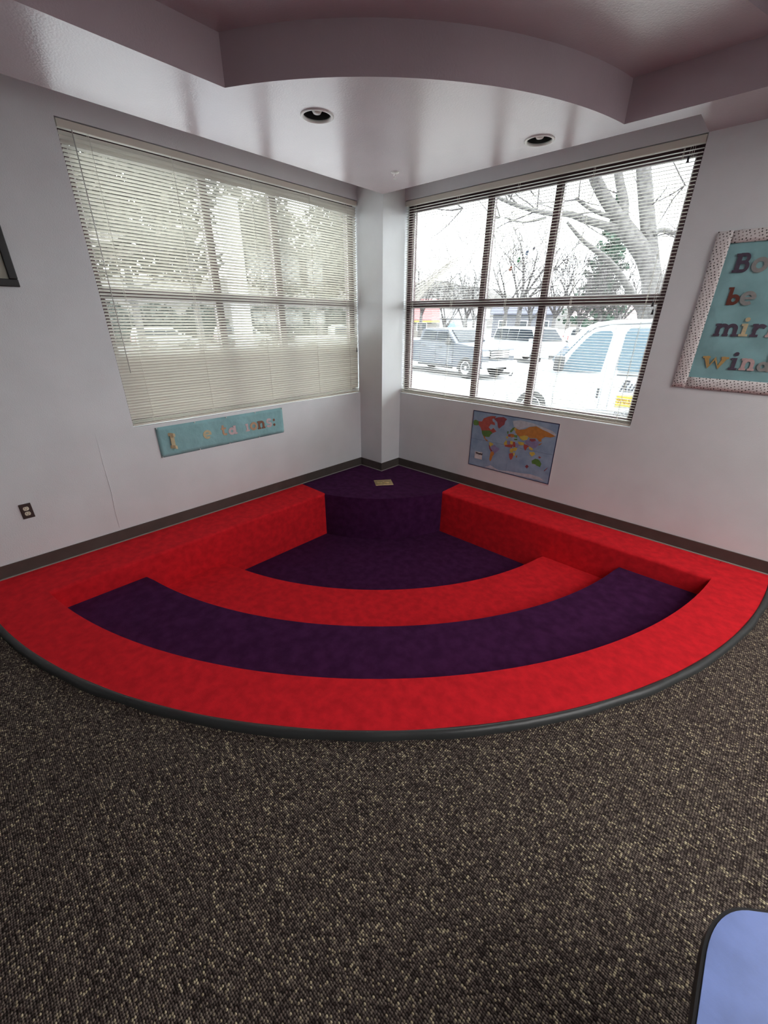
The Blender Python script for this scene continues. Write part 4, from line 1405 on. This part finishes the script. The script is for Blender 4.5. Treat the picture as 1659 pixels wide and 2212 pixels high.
house(h4, math.radians(18), 12, 7, 2.6, 1.8, M_HOUSE, mat('pink_grey_roof', (0.174, 0.136, 0.136), 0.8), 'low tan house beyond the small far wagon', [(-4, 0.9, 1.2, 1.1), (-1, 0.9, 1.2, 1.1), (3, 0.9, 1.2, 1.1)])
# blue play canopy
bc = tag(empty('play_canopy', ground_at(980, 48)), 'bright blue play canopy seen over the grey pickup roof', 'canopy')
M_CYAN = mat('cyan_canopy', (0.003, 0.055, 0.10), 0.5)
bm = bmesh.new()
ap = bm.verts.new((0, 0, 2.2))
cs = [bm.verts.new(c) for c in ((-0.9, -0.8, 1.55), (0.9, -0.8, 1.55), (0.9, 0.8, 1.55), (-0.9, 0.8, 1.55))]
for i in range(4):
    bm.faces.new((cs[i], cs[(i + 1) % 4], ap))
bm.faces.new(cs[::-1])
from_bm('canopy', bm, M_CYAN, bc)
for (x, y) in ((-0.8, -0.7), (0.8, -0.7), (0.8, 0.7), (-0.8, 0.7)):
    tube('post', [(x, y, 0), (x, y, 1.6)], 0.05, M_CYAN, bc, n=8)

# ------------------------------------------------------------------ vehicles
M_TYRE = mat('tyre_rubber', (0.02, 0.02, 0.021), 0.8)
M_RIM = mat('alloy_rim', (0.45, 0.45, 0.46), 0.3, metal=0.8)
M_CARGLASS = mat('car_glass', (0.012, 0.017, 0.023), 0.12, spec=0.14)
M_VANGLASS = mat('van_glass', (0.045, 0.075, 0.095), 0.08, spec=0.5)
M_VANPAINT = mat('white_van_paint', (0.27, 0.285, 0.295), 0.4, coat=0.15)
M_TRUCKPAINT = mat('blue_grey_paint', (0.036, 0.045, 0.060), 0.45, coat=0.15)
M_TRIM = mat('black_plastic', (0.02, 0.021, 0.023), 0.5)
M_LAMP = mat('lamp_lens', (0.70, 0.72, 0.72), 0.15)
M_TAIL = mat('tail_lens', (0.35, 0.02, 0.02), 0.2)
M_SEAM = mat('panel_seam', (0.10, 0.105, 0.11), 0.6)


def yoff(h, belt, k):
    return max(0.0, h - belt) * k


def car_body(name, prof, W, m, root, belt=1.2, k=0.0, bev=0.045):
    """side profile (s, h) closed, extruded from y=0 (near side) to y=W; above belt the sides lean in by k"""
    bm = bmesh.new()
    a = [bm.verts.new((s, yoff(h, belt, k), h)) for s, h in prof]
    b = [bm.verts.new((s, W - yoff(h, belt, k), h)) for s, h in prof]
    n = len(prof)
    bm.faces.new(a)
    bm.faces.new(b[::-1])
    for i in range(n):
        bm.faces.new((a[i], b[i], b[(i + 1) % n], a[(i + 1) % n]))
    bmesh.ops.recalc_face_normals(bm, faces=bm.faces)
    es = [e for e in bm.edges if e.calc_face_angle(0) > 0.15]
    bmesh.ops.bevel(bm, geom=es, offset=bev, segments=3, affect='EDGES', profile=0.6, clamp_overlap=True)
    bmesh.ops.triangulate(bm, faces=[f for f in bm.faces if len(f.verts) > 4])
    return from_bm(name, bm, m, root, smooth=False)


def side_panel(name, poly, m, root, W, belt, k, th=0.012, both=True, out=0.004):
    o = None
    for near in ((True, False) if both else (True,)):
        pts = []
        for s, h in poly:
            y = yoff(h, belt, k)
            pts.append((s, y + 0.008, h) if near else (s, W - y - 0.008, h))
        o2 = flat_poly(name, pts, th + 0.008, (0, -1 if near else 1, 0), m, root)
        o = o or o2
    return o


def wheel(root, s, y, r, w, flip=False, name='wheel'):
    o = lathe(name, [(0.0, -w / 2 + 0.06), (r * 0.58, -w / 2 + 0.05), (r * 0.62, -w / 2), (r * 0.92, -w / 2), (r, -w / 2 + 0.04), (r, w / 2 - 0.04), (r * 0.92, w / 2), (0, w / 2)],
              M_TYRE, root, n=28, axis='y')
    o.location = (s, y, r)
    hub = lathe('rim', [(0.0, -w / 2 + 0.015), (r * 0.16, -w / 2 + 0.015), (r * 0.2, -w / 2 + 0.045), (r * 0.52, -w / 2 + 0.035), (r * 0.6, -w / 2 - 0.004), (r * 0.62, -w / 2 + 0.03)], M_RIM, o, n=20, axis='y')
    if flip:
        o.rotation_euler = (0, 0, math.pi)
    return o


def arch(root, s, r, W, lift=0.30):
    """dark wheel arch liner, proud by a hair on both sides"""
    for y, nrm in ((0.002, -1), (W - 0.002, 1)):
        ptsa = [(s + r * math.cos(a), y, 0.02 + r * math.sin(a)) for a in [math.pi * i / 20 for i in range(21)]]
        ptsa = [(p[0], p[1], max(p[2] + lift, 0.22)) for p in ptsa]
        flat_poly('wheel_arch', ptsa, 0.006, (0, nrm, 0), M_TRIM, root)


# --- white work van, front towards the left
vdir = math.radians(23.8)
VAN = tag(empty('work_van', (0.176, 6.112, GZ), vdir), 'white work van with lettering parked close outside the right window', 'van')
VB, VK, VW = 1.25, 0.13, 1.98
vprof = [(-1.24, 0.45), (-1.27, 0.75), (-1.22, 1.0), (-1.10, 1.10), (-0.75, 1.18), (-0.30, 1.25), (0.18, 1.86), (0.36, 2.08), (0.62, 2.20), (1.0, 2.26), (1.6, 2.285), (3.8, 2.285),
         (3.98, 2.2), (4.02, 1.2), (4.0, 0.42), (2.0, 0.34), (0.0, 0.34)]
car_body('body', vprof, VW, M_VANPAINT, VAN, VB, VK, 0.04)
side_panel('door_window', [(-0.13, 1.20), (0.10, 1.175), (0.70, 1.20), (0.79, 1.95), (0.785, 2.0), (0.74, 2.035), (0.55, 2.03), (0.42, 2.0), (0.28, 1.87), (0.05, 1.57)], M_VANGLASS, VAN, VW, VB, VK)
side_panel('side_window', [(1.01, 1.32), (1.04, 1.25), (1.11, 1.22), (1.95, 1.24), (2.02, 1.30), (2.02, 2.05), (1.96, 2.12), (1.16, 2.11), (1.08, 2.06), (1.045, 1.98)], M_VANGLASS, VAN, VW, VB, VK)
side_panel('rear_side_window', [(2.25, 1.30), (2.30, 1.24), (3.6, 1.24), (3.68, 1.30), (3.64, 2.05), (3.58, 2.12), (2.30, 2.12), (2.25, 2.06)], M_VANGLASS, VAN, VW, VB, VK)
flat_poly('windscreen', [(-0.27, 0.16, 1.295), (-0.27, VW - 0.16, 1.295), (0.335, VW - 0.24, 2.045), (0.335, 0.24, 2.045)], 0.03, (-0.75, 0, 0.55), M_VANGLASS, VAN)
for pth in ([(-0.24, 1.18), (-0.235, 0.9), (-0.215, 0.6), (-0.195, 0.45)], [(0.83, 2.10), (0.80, 1.6), (0.80, 0.9), (0.79, 0.40)], [(1.12, 2.15), (0.99, 1.4), (0.985, 0.4)]):
    tube('panel_seam', [(s, yoff(h, VB, VK) - 0.001, h) for s, h in pth], 0.0035, M_SEAM, VAN, n=5)
tube('drip_rail', [(0.2, yoff(1.93, VB, VK) - 0.01, 1.93), (0.42, yoff(2.1, VB, VK) - 0.01, 2.10), (0.7, yoff(2.16, VB, VK) - 0.01, 2.165), (1.5, yoff(2.2, VB, VK) - 0.01, 2.20), (3.8, yoff(2.2, VB, VK) - 0.01, 2.20)], 0.012, M_SEAM, VAN, n=6)
tube('side_moulding', [(1.04, -0.004, 1.145), (3.8, -0.004, 1.155)], 0.011, M_TRIM, VAN, n=6)
box('door_handle', 0.715, 0.755, -0.02, 0.004, 0.63, 0.85, M_TRIM, VAN, bevel=0.008)
lathe('lock', [(0, -0.006), (0.014, -0.006), (0.014, 0.004)], M_CHROME, VAN, n=12, axis='y').location = (0.735, 0, 0.53)
mir = box('mirror', -0.32, -0.10, -0.26, -0.06, 1.20, 1.52, M_TRIM, VAN, bevel=0.045, seg=3)
box('mirror_arm', -0.24, -0.12, -0.08, 0.03, 1.22, 1.32, M_TRIM, mir, bevel=0.01)
arch(VAN, -0.68, 0.42, VW, 0.13)
arch(VAN, 2.9, 0.44, VW, 0.13)
for s in (-0.68, 2.9):
    wheel(VAN, s, 0.10, 0.36, 0.24)
    wheel(VAN, s, VW - 0.10, 0.36, 0.24, True)
box('bumper', -1.36, -1.20, 0.05, VW - 0.05, 0.42, 0.66, M_VANPAINT, VAN, bevel=0.03)
for y in (0.22, VW - 0.22):
    box('headlamp', -1.29, -1.22, y - 0.14, y + 0.14, 0.80, 0.98, M_LAMP, VAN, bevel=0.015)
box('grille', -1.295, -1.24, 0.40, VW - 0.40, 0.78, 1.0, M_TRIM, VAN, bevel=0.01)
# seats and steering wheel hint behind the glass are left to the reflection; lettering on the side
M_LETTER = mat('dark_vinyl_letter', (0.014, 0.016, 0.022), 0.5)
M_REDLET = mat('rust_vinyl_letter', (0.10, 0.022, 0.004), 0.5)


text('painted_lettering', 'Ru', 0.36, (1.15, -0.006, 0.80), M_LETTER, VAN, 0.45, 0.006, 0.72)
box('yellow_panel', 1.147, 1.75, -0.006, 0.004, 0.452, 0.716, mat('yellow_vinyl', (0.25, 0.195, 0.008), 0.5), VAN)
text('painted_lettering', '970.56', 0.165, (1.165, -0.009, 0.535), M_REDLET, VAN, 0.0, 0.0, 0.78)
tube('underline', [(1.15, -0.009, 0.492), (1.45, -0.009, 0.480)], 0.008, mat('olive_vinyl', (0.22, 0.20, 0.03), 0.5), VAN, n=5)
text('painted_lettering', 'FLOOR', 0.115, (1.16, -0.006, 0.268), M_LETTER, VAN, 0.0, 0.0, 0.85)

# --- grey crew cab pickup, front towards the right
tdir = math.radians(-12.65)
TRK = tag(empty('pickup_truck', (-8.916, 12.228, GZ), tdir), 'blue grey crew cab pickup parked facing right', 'pickup')
KB, KK, KW = 1.36, 0.16, 1.98
tprof = [(-2.75, 0.55), (-2.75, 1.38), (-0.15, 1.40), (-0.06, 1.42), (0.02, 1.78), (0.12, 1.88), (0.4, 1.92), (1.5, 1.92), (1.75, 1.89), (2.38, 1.38), (3.0, 1.33), (3.7, 1.26), (3.86, 1.18),
         (3.92, 0.9), (3.92, 0.5), (3.6, 0.42), (2.3, 0.42), (-0.3, 0.46)]
car_body('body', tprof, KW, M_TRUCKPAINT, TRK, KB, KK, 0.05)
side_panel('rear_door_window', [(0.07, 1.41), (1.05, 1.42), (1.05, 1.80), (0.42, 1.83), (0.24, 1.80)], M_CARGLASS, TRK, KW, KB, KK)
side_panel('front_door_window', [(1.14, 1.42), (2.12, 1.42), (1.72, 1.77), (1.55, 1.80), (1.14, 1.80)], M_CARGLASS, TRK, KW, KB, KK)
flat_poly('windscreen', [(2.34, 0.2, 1.42), (1.80, 0.27, 1.86), (1.80, KW - 0.27, 1.86), (2.34, KW - 0.2, 1.42)], 0.03, (0.6, 0, 0.75), M_CARGLASS, TRK)
for s in (0.0, 1.10, 2.22):
    tube('panel_seam', [(s, -0.001, 1.36), (s, -0.001, 0.52)], 0.006, M_TRIM, TRK, n=5)
for s in (0.2, 1.32):
    box('door_handle', s, s + 0.2, -0.02, 0.004, 1.15, 1.20, M_TRIM, TRK, bevel=0.008)
mm = box('mirror', 1.98, 2.14, -0.26, -0.05, 1.30, 1.52, M_TRIM, TRK, bevel=0.03)
arch(TRK, 3.05, 0.52, KW)
arch(TRK, -1.25, 0.52, KW)
for s in (3.05, -1.25):
    wheel(TRK, s, 0.11, 0.43, 0.28)
    wheel(TRK, s, KW - 0.11, 0.43, 0.28, True)
gl_ = box('grille', 3.88, 3.97, 0.42, KW - 0.42, 0.82, 1.16, M_TRIM, TRK, bevel=0.015)
for z_ in (0.90, 0.99, 1.08):
    box('grille_bar', 3.95, 3.99, 0.45, KW - 0.45, z_ - 0.022, z_ + 0.022, M_CHROME, gl_, bevel=0.006)
for y in (0.22, KW - 0.22):
    box('headlamp', 3.86, 3.96, y - 0.17, y + 0.17, 0.92, 1.12, M_LAMP, TRK, bevel=0.02)
box('bumper', 3.88, 4.12, 0.02, KW - 0.02, 0.48, 0.74, M_CHROME, TRK, bevel=0.04)
tube('running_board', [(0.0, -0.05, 0.40), (2.3, -0.05, 0.40)], 0.05, M_TRIM, TRK, n=8)


def simple_wagon(name, loc, rz, label, cat, paint, L=5.2, H=1.85, W=1.95, hood=1.15, wb=3.1, pickup=False, lift=0.0, group=None):
    """a car seen side on, front towards +s"""
    root = tag(empty(name, loc, rz), label, cat, group)
    belt = H * 0.60
    rear_over = (L - wb) * 0.52
    x0, x1 = -rear_over, L - rear_over
    hd = x1 - hood
    if pickup:
        prof = [(x0, 0.5), (x0, belt), (wb * 0.42, belt), (wb * 0.44, H * 0.93), (wb * 0.52, H), (hd - 0.7, H), (hd - 0.02, belt + 0.03), (x1 - 0.15, belt - 0.1), (x1, belt - 0.35), (x1, 0.4), (wb / 2, 0.38)]
        wins = [[(wb * 0.50, belt + 0.06), (hd - 0.2, belt + 0.06), (hd - 0.72, H - 0.12), (wb * 0.52, H - 0.12)]]
    else:
        prof = [(x0, 0.45), (x0 + 0.02, belt), (x0 + 0.22, H - 0.12), (x0 + 0.45, H - 0.02), (wb * 0.4, H), (hd - 0.75, H - 0.04), (hd, belt + 0.03), (x1 - 0.2, belt - 0.1), (x1, belt - 0.35), (x1, 0.4), (wb / 2, 0.36)]
        wins = [[(x0 + 0.18, belt + 0.06), (wb * 0.1, belt + 0.06), (wb * 0.1, H - 0.13), (x0 + 0.35, H - 0.14)],
                [(wb * 0.13, belt + 0.06), (wb * 0.42, belt + 0.06), (wb * 0.42, H - 0.13), (wb * 0.13, H - 0.13)],
                [(wb * 0.45, belt + 0.06), (hd - 0.22, belt + 0.06), (hd - 0.76, H - 0.14), (wb * 0.45, H - 0.13)]]
    car_body('body', prof, W, paint, root, belt, 0.2, 0.05)
    for w_ in wins:
        side_panel('side_window', w_, M_CARGLASS, root, W, belt, 0.2)
    flat_poly('windscreen', [(hd - 0.04, 0.25, belt + 0.08), (hd - 0.70, 0.36, H - 0.1), (hd - 0.70, W - 0.36, H - 0.1), (hd - 0.04, W - 0.25, belt + 0.08)], 0.04, (0.6, 0, 0.75), M_CARGLASS, root)
    for s in (0.0, wb):
        arch(root, s, 0.44, W)
        wheel(root, s, 0.09, 0.37, 0.24)
        wheel(root, s, W - 0.09, 0.37, 0.24, True)
    box('mirror', hd - 0.5, hd - 0.32, -0.2, -0.02, belt + 0.02, belt + 0.2, paint, root, bevel=0.03)
    for y in (0.2, W - 0.2):
        box('headlamp', x1 - 0.06, x1 + 0.02, y - 0.15, y + 0.15, belt - 0.42, belt - 0.25, M_LAMP, root, bevel=0.02)
        box('tail_lamp', x0 - 0.01, x0 + 0.06, y - 0.1, y + 0.1, belt - 0.35, belt - 0.05, M_TAIL, root, bevel=0.015)
    box('bumper', x1 - 0.1, x1 + 0.06, 0.05, W - 0.05, 0.4, 0.6, M_TRIM, root, bevel=0.03)
    box('bumper', x0 - 0.06, x0 + 0.1, 0.05, W - 0.05, 0.4, 0.6, M_TRIM, root, bevel=0.03)
    return root


simple_wagon('suburban_wagon', (-9.5, 21.3, GZ), math.radians(-30.5), 'long white suburban wagon parked beyond the grey pickup', 'car', M_VANPAINT, L=5.9, H=1.93, wb=3.45)
o = simple_wagon('parked_wagon', ground_at(1258, 46), math.radians(38), 'small far white wagon seen above the hood of the van', 'car', M_VANPAINT, L=4.8, H=1.75, wb=2.8)
simple_wagon('white_pickup', ground_at(672, 33), math.radians(58), 'white pickup seen in the right pane of the left window', 'pickup', M_VANPAINT, L=5.6, H=1.85, wb=3.4, pickup=True)
simple_wagon('snow_covered_car', ground_at(492, 39), math.radians(70), 'white car behind the porch post in the left window', 'car', M_VANPAINT, L=4.9, H=1.7, wb=2.9)
simple_wagon('parked_hatchback', ground_at(318, 37), math.radians(82), 'white car low in the left pane of the left window', 'car', M_VANPAINT, L=4.6, H=1.6, wb=2.7)

# concrete wheel stop on the lot
ws_ = pt(1104, 809, 1)
d = ws_ - CAM
ws_ = CAM + d * ((GZ - CAM.z) / d.z)
wsx = tag(box('wheel_stop', -0.9, 0.9, -0.08, 0.08, 0, 0.12, mat('concrete', (0.07, 0.068, 0.066), 0.9, noise=0.1), None, bevel=0.03), 'low concrete wheel stop on the lot beside the pickup', 'kerb')
wsx.location = (ws_.x, ws_.y, GZ)
wsx.rotation_euler = (0, 0, math.radians(44))

# porch post outside the left window
pb = ground_at(524, 11.5)
pp = tag(empty('porch_post', pb, math.radians(10)), 'square white porch post standing outside the left window', 'post')
M_POST = mat('white_post_paint', (0.30, 0.315, 0.345), 0.6)
box('shaft', -0.16, 0.16, -0.16, 0.16, 0.35, 4.6, M_POST, pp, bevel=0.015)
box('plinth', -0.24, 0.24, -0.24, 0.24, 0, 0.35, M_POST, pp, bevel=0.02)

# trees and hedge outside the left window
LT = [(150, 24, 9.5, 6.5, 'olive leaved tree at the far left of the left window'), (300, 27, 10.5, 7.5, 'olive leaved tree in the left pane of the left window'),
      (430, 30, 11.5, 7.0, 'tall olive leaved tree beside the first mullion of the left window'), (590, 34, 10.0, 6.5, 'olive leaved tree right of the porch post'),
      (690, 38, 10.5, 7.5, 'olive leaved tree in the right pane of the left window'), (765, 44, 10.5, 7.0, 'olive leaved tree at the right end of the left window')]
for i, (u, d_, h_, w_, lb) in enumerate(LT):
    leafy_tree(ground_at(u, d_), h_, w_, 40 + i, lb, M_OLIVE, 'leafy trees outside the left window', count=3600, size=0.20, low=0.44)
for i, (u, d_) in enumerate(((240, 46), (340, 47), (440, 48), (560, 50), (640, 50), (720, 52), (770, 54))):
    rng = random.Random(70 + i)
    root = tag(empty('evergreen_shrub', ground_at(u, d_)),
               ['first', 'second', 'third', 'fourth', 'fifth', 'sixth', 'last'][i] + ' dark evergreen shrub from the left behind the parked white cars', 'shrub', 'evergreen shrubs outside the left window')
    bm = bmesh.new()
    leaf_cloud(bm, (0, 0, 1.6), 4.2, 1.6, 1.9, 2600, 0.20, rng)
    from_bm('foliage', bm, M_HEDGE, root)['kind'] = 'stuff'
    tube('stem', [(0, 0, -0.05), (0, 0, 1.4)], [0.12, 0.05], M_BARK, root, n=6)

# ------------------------------------------------------------------ added fill light: unseen ceiling panels that brighten the room
M_FILL = mat('fill_panel_glow', (0.9, 0.9, 0.9), 0.5, emit=(1.0, 0.98, 0.96), emit_strength=8.0)
for i, (x, y) in enumerate(((5.5, -1.1), (5.6, -2.5), (7.0, -1.1), (8.3, -1.1), (7.0, -2.5), (8.3, -2.5))):
    r_ = tag(empty('added_fill_panel', (x, y, ZC2)), ['added fill panel nearest the bulletin display', 'added fill panel above the right of the blue table', 'added middle fill panel along the right wall',
                                                                  'added fill panel in the far right corner of the room', 'added middle fill panel away from the right wall', 'added fill panel at the far side wall'][i],
             'ceiling light', 'added fill panels out of view')
    box('fill_diffuser', -0.6, 0.6, -0.3, 0.3, -0.03, -0.012, M_FILL, r_)
    boxes('frame', [(-0.63, 0.63, -0.33, -0.3, -0.035, 0), (-0.63, 0.63, 0.3, 0.33, -0.035, 0), (-0.63, -0.6, -0.3, 0.3, -0.035, 0), (0.6, 0.63, -0.3, 0.3, -0.035, 0)], M_WHITE, r_)
